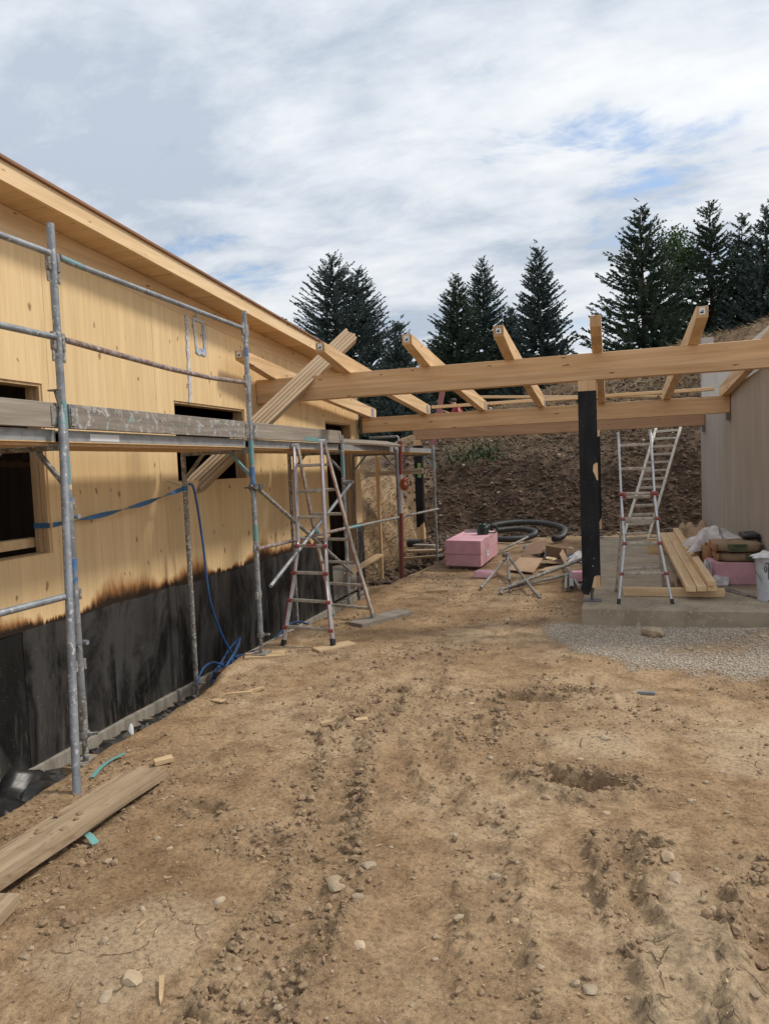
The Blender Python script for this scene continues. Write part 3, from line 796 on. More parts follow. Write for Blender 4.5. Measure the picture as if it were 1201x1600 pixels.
# clods on the dark embankment
ex = rng.uniform(-6.2, 3.2, 13000); ey = 16.9 + 6.5 * rng.uniform(0, 1, 13000) ** 1.2
k = base_height(ex, ey)[1] > 0.45; ex, ey = ex[k], ey[k]
rad = np.exp(rng.normal(math.log(0.026), 0.50, len(ex))).clip(0.010, 0.10)
tag(scatter('earth_clods', ex, ey, rad, CLOD, 1, (0.5, 0.9), 0.45), 'dark brown earth clods covering the embankment behind the carport', 'earth', kind='stuff')
ex = rng.uniform(-6.0, 3.0, 420); ey = 17.0 + 6.5 * rng.uniform(0, 1, 420)
rad = np.exp(rng.normal(math.log(0.024), 0.4, len(ex))).clip(0.010, 0.06)
tag(scatter('embankment_stones', ex, ey, rad, STONEG, 1, (0.5, 0.9), 0.3), 'scattered pale stones in the dark embankment earth', 'stones', kind='stuff')
# rubble in the pit beside the house corner
ex = rng.uniform(-4.25, -3.1, 900); ey = rng.uniform(12.3, 17.2, 900)
rad = np.exp(rng.normal(math.log(0.03), 0.6, len(ex))).clip(0.012, 0.13)
tag(scatter('pit_rubble', ex, ey, rad, CLOD, 1, (0.5, 0.9), 0.3), 'dark earth lumps in the pit beside the house corner', 'earth', kind='stuff')
# dry stalks
def stalks(name, n, xr, yr, lr, wr, mat, lift, lab, cat):
    x = rng.uniform(xr[0], xr[1], n); y = rng.uniform(yr[0], yr[1], n); z = full_height(x, y)[0]
    a = rng.uniform(0, 6.283, n); L = rng.uniform(lr[0], lr[1], n); up = rng.uniform(-0.12, lift, n); w = rng.uniform(wr[0], wr[1], n)
    d = np.stack([np.cos(a), np.sin(a), up], -1); s = np.stack([-np.sin(a), np.cos(a), np.zeros(n)], -1)
    c = np.stack([x, y, z + 0.006 + np.clip(-up, 0, 1) * L], -1)
    p0 = c - s * w[:, None]; p1 = c + s * w[:, None]; p2 = c + d * L[:, None]; p3 = c + d * L[:, None] * 0.5 + np.array([0, 0, 1]) * w[:, None] * 1.6
    V = np.stack([p0, p1, p2, p3], 1).reshape(-1, 3); b = (np.arange(n) * 4)[:, None, None]
    F = (np.array([[0, 1, 3], [1, 2, 3], [2, 0, 3]])[None] + b).reshape(-1, 3)
    return tag(np_mesh(name, V, F, 3, mat, False), lab, cat, kind='stuff')
stalks('dry_stalks', 9000, (-4.5, 6.0), (20.2, 27.5), (0.10, 0.38), (0.006, 0.014), STRAW, 0.9, 'dry straw coloured stalks on top of the embankment', 'dry grass')
stalks('bank_straw', 3200, (-6.0, -4.2), (12.9, 17.0), (0.08, 0.30), (0.005, 0.011), STRAW, 0.7, 'dry straw and roots on the cut bank behind the house', 'dry grass')
stalks('slope_roots', 2600, (-4.5, 3.2), (17.6, 21.0), (0.08, 0.25), (0.004, 0.008), STRAW, 0.5, 'pale roots and stalks hanging in the dark slope', 'roots')
def slab_debris():
    n = 420; x = rng.uniform(-.28, 1.70, n); y = 7.95 + 3.2 * rng.uniform(0, 1, n) ** 1.5; L = rng.uniform(.006, .035, n); w = rng.uniform(.003, .008, n); a = rng.uniform(0, 6.283, n)
    d = np.stack([np.cos(a), np.sin(a), np.zeros(n)], -1); q = np.stack([-np.sin(a), np.cos(a), np.zeros(n)], -1); c = np.stack([x, y, np.full(n, 0.1815)], -1); up = np.array([0, 0, 1.0])
    V = np.stack([c - q * w[:, None], c + q * w[:, None], c + d * L[:, None], c + d * L[:, None] * .45 + up * w[:, None] * .8], 1).reshape(-1, 3); b = (np.arange(n) * 4)[:, None, None]
    F = (np.array([[0, 1, 3], [1, 2, 3], [2, 0, 3]])[None] + b).reshape(-1, 3)
    tag(np_mesh('slab_debris', V, F, 3, CRUMB, False), 'soil crumbs and splinters littering the concrete slab', 'debris', kind='stuff')
slab_debris()
stalks('wood_chips', 420, (-2.9, 1.2), (1.8, 7.5), (0.012, 0.05), (0.0015, 0.004), W_off, 0.08, 'tiny wood splinters on the dirt', 'wood chips')
def weeds():
    n = 420; cx = np.where(rng.uniform(0, 1, n) < 0.6, -3.25, -3.95) + rng.normal(0, 0.28, n); cy = 20.0 + rng.normal(0, 0.45, n)
    z = full_height(cx, cy)[0]; a = rng.uniform(0, 6.283, n); L = rng.uniform(0.10, 0.28, n)
    d = np.stack([np.cos(a) * 0.7, np.sin(a) * 0.7, rng.uniform(0.4, 1.1, n)], -1); s = np.stack([-np.sin(a), np.cos(a), np.zeros(n)], -1)
    c = np.stack([cx, cy, z], -1); w = 0.022
    V = np.stack([c, c + d * L[:, None] * 0.55 - s * w, c + d * L[:, None], c + d * L[:, None] * 0.55 + s * w], 1).reshape(-1, 3)
    F = np.arange(4 * n).reshape(-1, 4)
    tag(np_mesh('weeds', V, F, 4, WEED, False), 'patch of low green weeds on the dark embankment', 'weeds', kind='stuff')
weeds()
# single stones that stand out, embedded in the ground
STN = [(-1.15, 2.80, .062, 0), (-1.57, 2.58, .040, 1), (-1.63, 2.07, .062, 0), (-1.66, 1.98, .045, 1), (0.20, 3.31, .062, 0), (-1.49, 3.19, .026, 0), (0.64, 7.02, .075, 1), (0.80, 7.05, .05, 1), (-1.13, 8.08, .07, 1), (-0.06, 4.65, .055, 1), (-0.20, 4.30, .03, 0), (-0.35, 3.75, .035, 0), (-0.05, 3.68, .03, 0), (0.22, 3.15, .055, 1), (-0.50, 3.02, .035, 1), (-0.38, 2.72, .03, 0), (-0.92, 2.45, .04, 0), (0.05, 2.0, .065, 1), (-0.72, 2.02, .035, 0), (-1.30, 2.2, .045, 0), (-1.85, 2.45, .025, 1), (-2.02, 2.9, .024, 0), (-1.75, 3.05, .026, 0), (-1.25, 3.6, .03, 0), (-1.68, 4.0, .03, 0), (-0.75, 3.3, .025, 0), (0.35, 3.9, .03, 0), (0.55, 4.3, .028, 1), (-2.35, 3.35, .02, 0), (-2.2, 4.3, .024, 0), (-1.0, 5.2, .03, 0), (0.1, 5.1, .026, 0), (-0.9, 9.3, .06, 1), (-0.62, 8.9, .05, 1), (-0.52, 8.4, .045, 0), (-0.48, 9.4, .055, 1), (-2.1, 9.6, .04, 0), (-1.9, 12.9, .06, 1), (-0.55, 13.6, .11, 0), (-0.75, 14.6, .10, 1), (1.28, 7.2, .05, 1), (1.42, 7.0, .045, 0), (-1.05, 2.95, .05, 1), (-1.02, 2.72, .035, 1), (-1.12, 2.15, .03, 1), (-0.10, 2.4, .045, 1), (0.40, 2.5, .04, 1), (0.34, 2.95, .03, 0)]
for i, (x, y, r, g) in enumerate(STN):
    r *= 0.80 if i == 0 else 0.66
    q = MB().ico((x, y, GZ(x, y) + r * 0.02), r, 0.20, 2, (1.2, 0.85, 0.55), seed=i)
    part('stone', q, STONEG if g else STONE, ground, smooth=28)
solo('rock', MB().ico((0.36, 7.50, GZ(0.36, 7.5) + 0.035), 0.105, 0.14, 2, (1.25, 0.8, 0.6), seed=99), STONE, 'largest brown rock lying on the gravel by the front of the slab', 'rock', smooth=28)

# ------------------------------------------------------------------ trees
def mesh_part(name, V, F, k, mat, parent):
    ob = np_mesh(name, V, F, k, mat, False); ob.parent = parent
    return ob
def trunk_mb(h, r0, lean=(0, 0)):
    mb = MB()
    pts = [(lean[0] * t * h + 0.04 * math.sin(5 * t), lean[1] * t * h, t * h - 0.4 * (t == 0)) for t in [0, .12, .25, .4, .6, .8, 1.0]]
    mb.tube(pts, [r0, r0 * .88, r0 * .76, r0 * .6, r0 * .4, r0 * .2, 0.008], 9)
    return mb
def spruce(x, y, z, h, rmax, mat, label, seed, dens=1.0, skirt=0.10, gap=0.0):
    rg = np.random.default_rng(seed)
    e = thing('spruce_tree', (x, y, z), label, 'tree', 'trees along the top of the embankment')
    tk = make('trunk', trunk_mb(h, 0.035 * rmax + 0.07), BARK); tk.parent = e
    P0 = []; D = []; LEN = []; WID = []
    bmb = MB()
    zc = skirt * h; jz = 0.0
    while zc < h * 0.985:
        t = zc / h
        prof = (1 - t) ** 0.80 * (0.55 + 0.45 * min(1, t / 0.10 + 0.35))
        nb = int(rg.integers(8, 12)) if t < 0.85 else 6
        a0 = rg.uniform(0, 6.28)
        for b in range(nb):
            if rg.uniform() < gap: continue
            az = a0 + 6.283 * b / nb + rg.normal(0, 0.2); jz = rg.normal(0, 0.15)
            L = rmax * prof * rg.uniform(0.62, 1.14) + 0.10
            rise = 0.10 + 0.95 * t ** 1.6
            droop = 0.30 * (1 - t)
            hd = np.array([math.cos(az), math.sin(az)])
            def bp(s):
                zz_ = L * (rise * s * 0.55 - droop * math.sin(math.pi * min(s * 1.1, 1)) * 0.55 + 0.12 * s ** 3)
                return np.array([hd[0] * L * s, hd[1] * L * s, zc + jz + zz_])
            if t < 0.9:
                bmb.tube([tuple(bp(s)) for s in (0.0, 0.45, 0.9)], [0.028 * (1 - t) + 0.008, 0.018 * (1 - t) + 0.006, 0.004], 4, False)
            nt_ = int(max(6, L * 72 * dens))
            for q in range(nt_):
                s = 1 - rg.uniform(0, 0.88) ** 1.15
                p = bp(s); dd = bp(min(1.02, s + 0.05)) - bp(s - 0.03); dd = dd / np.linalg.norm(dd)
                side = np.array([-hd[1], hd[0], 0]) * (1 if q % 2 else -1)
                k_ = rg.uniform(0.25, 1.1)
                d = dd + side * k_ + np.array([0, 0, rg.normal(-0.06, 0.42)])
                d /= np.linalg.norm(d)
                ll = rg.uniform(0.11, 0.25) * (0.62 + 0.5 * (1 - t)) * (1.15 - 0.4 * s)
                P0.append(p); D.append(d); LEN.append(ll); WID.append(ll * rg.uniform(0.13, 0.22))
        zc += (0.14 + 0.06 * (1 - t)) * h / 8.0 * rg.uniform(0.75, 1.25)
    for q in range(26):                                    # leader and top shoots
        P0.append(np.array([0, 0, h * (0.93 + 0.07 * q / 26)])); a = rg.uniform(0, 6.28)
        D.append(np.array([math.cos(a) * .6, math.sin(a) * .6, 0.8])); LEN.append(0.16 + 0.006 * (26 - q)); WID.append(0.022)
    P0 = np.array(P0); D = np.array(D); LEN = np.array(LEN); WID = np.array(WID); n = len(P0)
    rv = rg.normal(0, 1, (n, 3)); sd = np.cross(D, rv); sd /= np.linalg.norm(sd, axis=1)[:, None]
    up = np.cross(sd, D)
    mid = P0 + D * (LEN * 0.45)[:, None]; tip = P0 + D * LEN[:, None]
    A = np.stack([P0, mid - sd * WID[:, None], tip, mid + sd * WID[:, None]], 1)
    B = np.stack([P0, mid - up * WID[:, None], tip, mid + up * WID[:, None]], 1)[::3]
    V = np.concatenate([A, B], 0).reshape(-1, 3); F = np.arange(len(V)).reshape(-1, 4)
    mesh_part('crown', V, F, 4, mat, e)
    bo = make('branches', bmb, BARK, smooth=0); bo.parent = e
    return e
TR = [(-9.3, 29, 2.2, 3.6, 1.9, NEED2, 'low dark spruce half hidden behind the corner of the house', 14, 1.0, 0.0),
      (-13.3, 36, 4.3, 8.3, 4.3, NEED1, 'tall blue spruce rising above the far end of the house eave', 1, 1.0, 0),
      (-12.35, 37.2, 4.4, 7.7, 3.0, NEED1, 'blue spruce overlapping the right side of the leftmost tall spruce', 2, 1.0, 0),
      (-7.45, 27, 2.3, 4.75, 1.7, NEED1, 'shortest spruce, only its thin tip showing between two taller clumps', 3, 0.9, 0),
      (-7.25, 37.5, 4.3, 6.9, 2.5, NEED2, 'left of the twin spruces seen above the second rafter, lower tip', 4, 1.0, 0),
      (-6.30, 40, 4.4, 8.2, 2.6, NEED1, 'right of the twin spruces, higher slim tip, above the middle of the front beam', 5, 1.0, 0),
      (-3.05, 36, 4.1, 7.6, 2.25, NEED1, 'broad dense blue spruce standing alone left of the black front post', 6, 1.15, 0),
      (1.32, 30, 3.5, 7.55, 3.0, NEED2, 'large dark spruce directly right of the black front post, leaning shoots at its top', 7, 1.05, 0.06),
      (3.95, 32, 3.6, 7.9, 2.5, NEED2, 'tallest slim spruce of the right hand clump behind the broad-leaved tree', 8, 0.9, 0.10),
      (5.25, 33, 3.6, 7.5, 2.3, NEED2, 'narrow pointed spruce second from the right edge of the picture', 9, 0.9, 0.08),
      (5.75, 31, 3.5, 7.2, 2.4, NEED1, 'bluish spruce cut off by the right edge of the picture', 10, 1.0, 0.04),
      (-9.2, 42, 4.5, 4.6, 2.2, NEED2, 'low dark spruce behind the gap between the left pair and the twin spruces', 12, 1.0, 0.0),
      (-5.0, 41, 4.4, 5.6, 1.9, NEED2, 'dark spruce filling the gap between the twin spruces and the lone broad one', 13, 1.0, 0.0)]
for a in TR:
    spruce(a[0], a[1], a[2], a[3], a[4], a[5], a[6], a[7], a[8], 0.07, a[9])
def broadleaf(x, y, z, h, rmax, label, seed):
    rg = np.random.default_rng(seed)
    e = thing('broadleaf_tree', (x, y, z), label, 'tree', 'trees along the top of the embankment')
    mb = MB(); mb.tube([(0, 0, -.4), (0.05, 0, h * .3), (0, 0.05, h * .6), (0.05, 0, h * .9)], [.13, .10, .06, .01], 8)
    tk = make('trunk', mb, BARK); tk.parent = e
    lm = MB(); C_ = []
    for i in range(34):
        t = rg.uniform(0.12, 0.97); az = rg.uniform(0, 6.28); L = rmax * math.sin(math.pi * min(0.97, 0.25 + 0.72 * t)) ** 0.7 * rg.uniform(.55, 1.05)
        q = np.array([math.cos(az) * L, math.sin(az) * L, h * t + 0.35 * L]); s0 = np.array([0, 0, h * t * 0.85])
        lm.tube([tuple(s0), tuple(s0 * .5 + q * .5 + np.array([0, 0, -.08])), tuple(q)], [.035, .022, .006], 5, False)
        for k in range(7): C_.append(s0 + (q - s0) * rg.uniform(0.35, 1.08) + rg.normal(0, 0.16, 3))
    C_ = np.array(C_); n = len(C_) * 34
    P = np.repeat(C_, 34, 0) + rg.normal(0, 0.17, (n, 3))
    u = rg.normal(0, 1, (n, 3)); u /= np.linalg.norm(u, axis=1)[:, None]; w = np.cross(u, rg.normal(0, 1, (n, 3))); w /= np.linalg.norm(w, axis=1)[:, None]
    s = rg.uniform(.035, .065, n)[:, None]
    V = np.stack([P - u * s * 1.5, P - w * s * .8, P + u * s * 1.5, P + w * s * .8], 1).reshape(-1, 3)
    mesh_part('crown', V, np.arange(len(V)).reshape(-1, 4), 4, LEAF, e)
    lo = make('limbs', lm, BARK); lo.parent = e
broadleaf(2.85, 33.5, 3.5, 7.4, 1.55, 'lighter green broad-leaved tree between two dark spruces on the right', 21)

# ------------------------------------------------------------------ the house
WX = -4.15
H = thing('timber_house', (WX, 7.0, -0.45), 'unfinished timber house with bare wood wall above a black waterproofed base', 'house')
OPEN = [(3.05, 4.69, 1.19, 2.495), (6.48, 7.97, 1.685, 2.50), (10.58, 11.75, -0.6, 2.49)]
def seam(y): return 3.50 - 0.062 * (y - 5.0)
def soff(y): return 3.72 - 0.068 * (y - 5.0)
def sub_rects(y0, y1, z0, z1f):
    out = [(y0, y1, z0, z1f)]
    for (a, b, c, d) in OPEN:
        nxt = []
        for (p, q, r, s) in out:
            if q <= a or p >= b or (s != 'T' and s <= c) or r >= d: nxt.append((p, q, r, s)); continue
            if p < a: nxt.append((p, a, r, s)); p = a
            if q > b: nxt.append((b, q, r, s)); q = b
            if r < c: nxt.append((p, q, r, c))
            nxt.append((p, q, d, s))
        out = nxt
    return out
y = 1.3; k = 0; Yend = 12.15
bw = [0.205, 0.19, 0.21, 0.20, 0.22, 0.195]
while y < Yend - 0.02:
    w_ = bw[k % 6]; y1 = min(y + w_, Yend)
    if Yend - y1 < 0.08: y1 = Yend
    off = ((k * 7) % 5) * 0.0003
    gp = 0.0022 if k % 6 == 5 else 0.00005
    for (p, q, r, s) in sub_rects(y + gp, y1 - gp, 0.648, 'T'):
        z0, z1 = r, (s if s != 'T' else None)
        za = seam(p) if z1 is None else z1; zb = seam(q) if z1 is None else z1
        x1 = WX + off; x0 = WX - 0.10
        mb = MB(); mb.hexa([(x0, p, z0), (x1, p, z0), (x1, q, z0), (x0, q, z0), (x0, p, za), (x1, p, za), (x1, q, zb), (x0, q, zb)])
        part('wall_board', mb, W_wall, H, bev=0.0004, smooth=0)
    y = y1; k += 1
# inner shell so that the rooms are closed and dark
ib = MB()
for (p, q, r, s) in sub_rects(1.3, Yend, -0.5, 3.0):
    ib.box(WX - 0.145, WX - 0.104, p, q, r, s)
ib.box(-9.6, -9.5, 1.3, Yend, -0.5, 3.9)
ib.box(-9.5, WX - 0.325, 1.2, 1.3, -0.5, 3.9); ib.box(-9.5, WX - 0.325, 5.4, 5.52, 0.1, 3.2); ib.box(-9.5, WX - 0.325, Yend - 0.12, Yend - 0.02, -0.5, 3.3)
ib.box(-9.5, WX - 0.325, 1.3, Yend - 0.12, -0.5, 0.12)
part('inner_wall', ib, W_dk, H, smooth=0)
hd = MB()
hd.hexa([(WX - .10, 1.3, seam(1.3) + .004), (WX - .004, 1.3, seam(1.3) + .004), (WX - .004, Yend, seam(Yend) + .004), (WX - .10, Yend, seam(Yend) + .004),
         (WX - .10, 1.3, soff(1.3)), (WX - .004, 1.3, soff(1.3)), (WX - .004, Yend, soff(Yend)), (WX - .10, Yend, soff(Yend))])
part('wall_plate', hd, W_fas, H, bev=0.002)
# gable side of the corner
gb = MB(); gb.box(-9.5, WX - 0.102, Yend - 0.02, Yend, 0.65, 3.3)
part('gable_wall', gb, W_z, H)
# soffit boards, fascia, roof
y = 1.3; EX = -3.885
while y < 12.6:
    y1 = min(y + random.choice([0.40, 0.44, 0.36]), 12.62)
    q = MB(); g = 0.003; dz = random.choice([0, 0.002, 0.004])
    q.hexa([(WX - .2, y + g, soff(y) + dz + .002), (EX, y + g, soff(y) + dz + .002), (EX, y1 - g, soff(y1) + dz + .002), (WX - .2, y1 - g, soff(y1) + dz + .002),
            (WX - .2, y + g, soff(y) + .026), (EX, y + g, soff(y) + .026), (EX, y1 - g, soff(y1) + .026), (WX - .2, y1 - g, soff(y1) + .026)])
    part('soffit_board', q, W_soff, H, smooth=0)
    y = y1
def slab_y(x0, x1, y0, y1, lo, hi):
    return MB().hexa([(x0, y0, soff(y0) + lo), (x1, y0, soff(y0) + lo), (x1, y1, soff(y1) + lo), (x0, y1, soff(y1) + lo), (x0, y0, soff(y0) + hi), (x1, y0, soff(y0) + hi), (x1, y1, soff(y1) + hi), (x0, y1, soff(y1) + hi)])
part('fascia', slab_y(EX + .002, EX + .030, 1.3, 12.64, -.006, .135), W_fas, H, bev=0.002)
part('fascia_trim', slab_y(EX + .032, EX + .042, 1.3, 12.64, -.010, .026), W_fas, H)
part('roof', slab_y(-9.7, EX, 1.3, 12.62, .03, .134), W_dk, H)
part('roof_edge_board', slab_y(-9.7, EX + .055, 1.3, 12.66, .137, .160), W_roof, H, bev=0.002)
# bitumen sheets over the base, concrete foot
y = 1.3; k = 0
OP3 = OPEN[2]
while y < Yend:
    y1 = min(y + (1.02, 0.98, 1.0)[k % 3], Yend)
    segs = [(y, y1)]
    if y < OP3[1] and y1 > OP3[0]: segs = [(a, b) for a, b in ((y, min(y1, OP3[0])), (max(y, OP3[1]), y1)) if b - a > .02]
    for a, b in segs:
        q = MB(); lap = 0.004 * (k % 2); tz = 0.650 + 0.006 * math.sin(k * 2.1)
        n_ = 9
        for i in range(n_):
            ya, yb = a + (b - a) * i / n_, a + (b - a) * (i + 1) / n_
            za = tz + 0.008 * math.sin(ya * 7.3); zb = tz + 0.008 * math.sin(yb * 7.3)
            x1a = WX + .008 + lap + 0.004 * math.sin(ya * 9); x1b = WX + .008 + lap + 0.004 * math.sin(yb * 9)
            q.hexa([(WX - .05, ya, -.37), (x1a, ya, -.37), (x1b, yb, -.37), (WX - .05, yb, -.37), (WX - .05, ya, .6475), (x1a + .002, ya, za), (x1b + .002, yb, zb), (WX - .05, yb, .6475)])
        part('membrane_sheet', q, MEMB, H, smooth=30)
    y = y1 + 0.0015; k += 1
gm = MB(); gm.box(-9.4, WX + .006, Yend + .002, Yend + .014, -.37, .78); part('membrane_sheet', gm, MEMB, H)
gm = MB(); gm.box(WX - .05, WX + .018, 11.76, Yend + .02, .655, .80); part('membrane_sheet', gm, MEMB, H)
pl = MB()
pl.box(-9.4, WX + .045, 1.3, Yend + .06, -.75, -.365); part('plinth', pl, CONC_E, H, bev=0.006)
# window and door linings: layered timber ends in the reveals
def lining(nm, a, b, c, d, full=True):
    for side in (0, 1):
        yy = a if side == 0 else b; sg = 1 if side == 0 else -1
        fr = part(nm, MB().box(WX - .148, WX - .144, min(yy, yy + sg * .012), max(yy, yy + sg * .012), c, d), W_z, H)
        for i, (xa, xb) in enumerate(((-.010, -.038), (-.044, -.070), (-.076, -.104), (-.110, -.141))):
            pr = 0.008 if i % 2 else 0.022
            part('lining_strip', MB().box(WX + xb, WX + xa, min(yy, yy + sg * pr), max(yy, yy + sg * pr), c + .001, d - .001), W_z, fr)
    part('lintel', MB().box(WX - .141, WX - .012, a + .023, b - .023, d - .022, d - .002), W_dk if not full else W_z, H)
lining('window_frame', *OPEN[0]); lining('window_frame', *OPEN[1]); lining('door_frame', OPEN[2][0], OPEN[2][1], 0.12, OPEN[2][3])
part('window_rail', MB().box(WX - .26, WX - .17, 3.0, 4.75, 1.235, 1.31), W_lum, H, bev=0.003)
part('window_sill', MB().box(WX - .141, WX - .012, 3.074, 4.666, 1.186, 1.196), W_z, H)
part('window_sill', MB().box(WX - .141, WX - .012, 6.505, 7.945, 1.679, 1.69), W_z, H)
part('threshold', MB().box(WX - .33, WX + .01, 10.60, 11.73, -.30, .12), CONC_E, H)
# sealing scrawl between window and eave
def strip(pts, w, mat, parent, nm, x=WX + .0065):
    q = MB()
    for i, ((ya, za), (yb, zb)) in enumerate(zip(pts[:-1], pts[1:])):
        d = Vector((0, yb - ya, zb - za)).normalized(); s = Vector((0, -d.z, d.y)) * w / 2
        A, B = Vector((x, ya, za)), Vector((x, yb, zb))
        j = [random.uniform(.55, 1.35) for _ in range(4)]
        q.prism([A - s * j[0], A + s * j[1], B + s * j[2], B - s * j[3]], (0.0012 + 0.0003 * i % 0.002, 0, 0))
    return part(nm, q, mat, parent, smooth=0)
def wig(p0, p1, n, a):
    return [(p0[0] + (p1[0] - p0[0]) * i / n + random.uniform(-a, a), p0[1] + (p1[1] - p0[1]) * i / n) for i in range(n + 1)]
strip(wig((6.80, 3.40), (6.79, 2.50), 30, .010), .052, CHALK, H, 'sealant_streak')
strip([(6.93, 3.37), (6.96, 3.12), (6.97, 3.06)], .040, CHALK, H, 'sealant_patch', WX + .0075)
strip([(7.12, 3.40), (7.125, 3.2), (7.13, 3.02)], .050, CHALKB, H, 'sealant_patch', WX + .0075)
strip([(6.95, 3.075), (7.03, 3.05), (7.12, 3.055)], .070, CHALKB, H, 'sealant_patch', WX + .010)
strip([(6.91, 3.375), (7.02, 3.39), (7.13, 3.38)], .028, CHALK, H, 'sealant_patch', WX + .010)
strip([(6.98, 3.50), (7.01, 3.40), (7.0, 3.36)], .022, CHALK, H, 'sealant_patch', WX + .012)

# ------------------------------------------------------------------ right hand building
RB = thing('pale_panel_building', (2.0, 12.0, 0.0), 'pale beige panelled wall of the building to the right of the carport', 'building')
RX = 1.73
yy = 8.3; k = 0
while yy < 15.85:
    y1 = min(yy + (0.92, 0.60, 0.75)[k % 3], 15.87)
    zt = lambda q: 2.735 - 0.013 * (q - 9.5)
    q = MB(); x0 = RX + (0.0, 0.0015, 0.0008)[k % 3]
    q.hexa([(x0, yy + .002, .0), (RX + .15, yy + .002, .0), (RX + .15, y1 - .002, .0), (x0, y1 - .002, .0), (x0, yy + .002, zt(yy)), (RX + .15, yy + .002, zt(yy)), (RX + .15, y1 - .002, zt(y1)), (x0, y1 - .002, zt(y1))])
    part('wall_panel', q, PANEL, RB, bev=0.002, smooth=0)
    yy = y1; k += 1
q = MB(); q.box(RX + .155, RX + .40, 8.3, 17.0, 0, 3.285); part('upper_wall', q, PANEL2, RB, bev=0.004)
q = MB(); q.box(RX + .165, RX + .395, 17.004, 17.3, 0, 4.19); part('wall_pier', q, PANEL3, RB, bev=0.004)
q = MB(); q.box(RX + .401, 7.0, 8.3, 17.0, 0, 3.20); part('rear_block', q, PANEL2, RB)

SLAB_Z = 0.18
q = MB(); q.box(-.318, RX - .003, 7.90, 15.2, -.25, SLAB_Z)
slab = make('concrete_slab', q, CONC, (0, 0, 0), bev=0.008); tag(slab, kind='structure')

# ------------------------------------------------------------------ carport frame
CP = thing('carport_frame', (-1.2, 11.0, SLAB_Z), 'open timber carport frame of beams and sloping rafters between house and pale wall', 'carport')
b1 = part('beam', MB().box(-4.143, RX + .06, 8.30, 8.46, 2.595, 2.88), W_x, CP, bev=0.004)
b2 = part('beam', MB().box(-4.06, RX - .008, 12.06, 12.20, 2.35, 2.605), W_x, CP, bev=0.004)
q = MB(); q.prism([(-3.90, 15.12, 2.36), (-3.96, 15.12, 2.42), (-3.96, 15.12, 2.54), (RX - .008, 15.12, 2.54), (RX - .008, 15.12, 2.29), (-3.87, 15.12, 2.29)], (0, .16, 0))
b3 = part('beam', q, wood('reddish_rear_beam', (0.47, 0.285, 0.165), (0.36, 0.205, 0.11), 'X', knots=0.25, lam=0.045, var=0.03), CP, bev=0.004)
part('beam_hanger', MB().box(-4.085, -4.063, 12.03, 12.24, 2.33, 2.66), STEEL, CP)
part('beam_hanger', MB().box(RX - .045, RX - .001, 12.04, 12.22, 2.24, 2.345), STEEL, CP)
part('beam_hanger', MB().box(RX - .045, RX - .001, 15.10, 15.30, 2.17, 2.285), STEEL, CP)
RXS = [-3.93, -2.96, -1.99, -1.04, -0.105, 0.845, 1.665]
def rz(yv): return 2.8805 - 0.0733 * (yv - 8.30)
for i, x in enumerate(RXS):
    w_ = 0.105; hgt = 0.178; y0 = 7.50 if i != 4 else 7.46; y1 = 12.33
    zt0 = rz(y0) + hgt
    prof = [(x - w_ / 2, y0, zt0), (x - w_ / 2, y0, zt0 - .105), (x - w_ / 2, 8.25, rz(8.25)), (x - w_ / 2, y1, rz(y1)), (x - w_ / 2, y1, rz(y1) + hgt)]
    if i == 6: w_ = 0.10
    r = part('rafter', MB().prism(prof, (w_, 0, 0)), W_y, CP, bev=0.003)
    part('end_grain', MB().box(x - w_ / 2 + .004, x + w_ / 2 - .004, y0 - .0012, y0 + .001, zt0 - .101, zt0 - .004), W_cross, r)
    if i not in (4, 6):
        part('paper_tag', MB().box(x - .032 + .006 * (i % 2), x + .026, y0 - .0035, y0 - .0015, zt0 - .078, zt0 - .012 - .012 * (i == 3)), PAPER, r)
        part('tag_print', MB().box(x - .018, x + .012, y0 - .0046, y0 - .0038, zt0 - .066, zt0 - .050).box(x - .004, x + .014, y0 - .0046, y0 - .0038, zt0 - .046, zt0 - .040), INK, r)
    part('rafter_bracket', MB().box(x + w_ / 2 + .0005, x + w_ / 2 + .004, 12.05, 12.21, 2.606, 2.606 + .15).box(x + w_ / 2 + .001, x + w_ / 2 + .05, 12.07, 12.19, 2.6055, 2.609), ALU_DK, r)
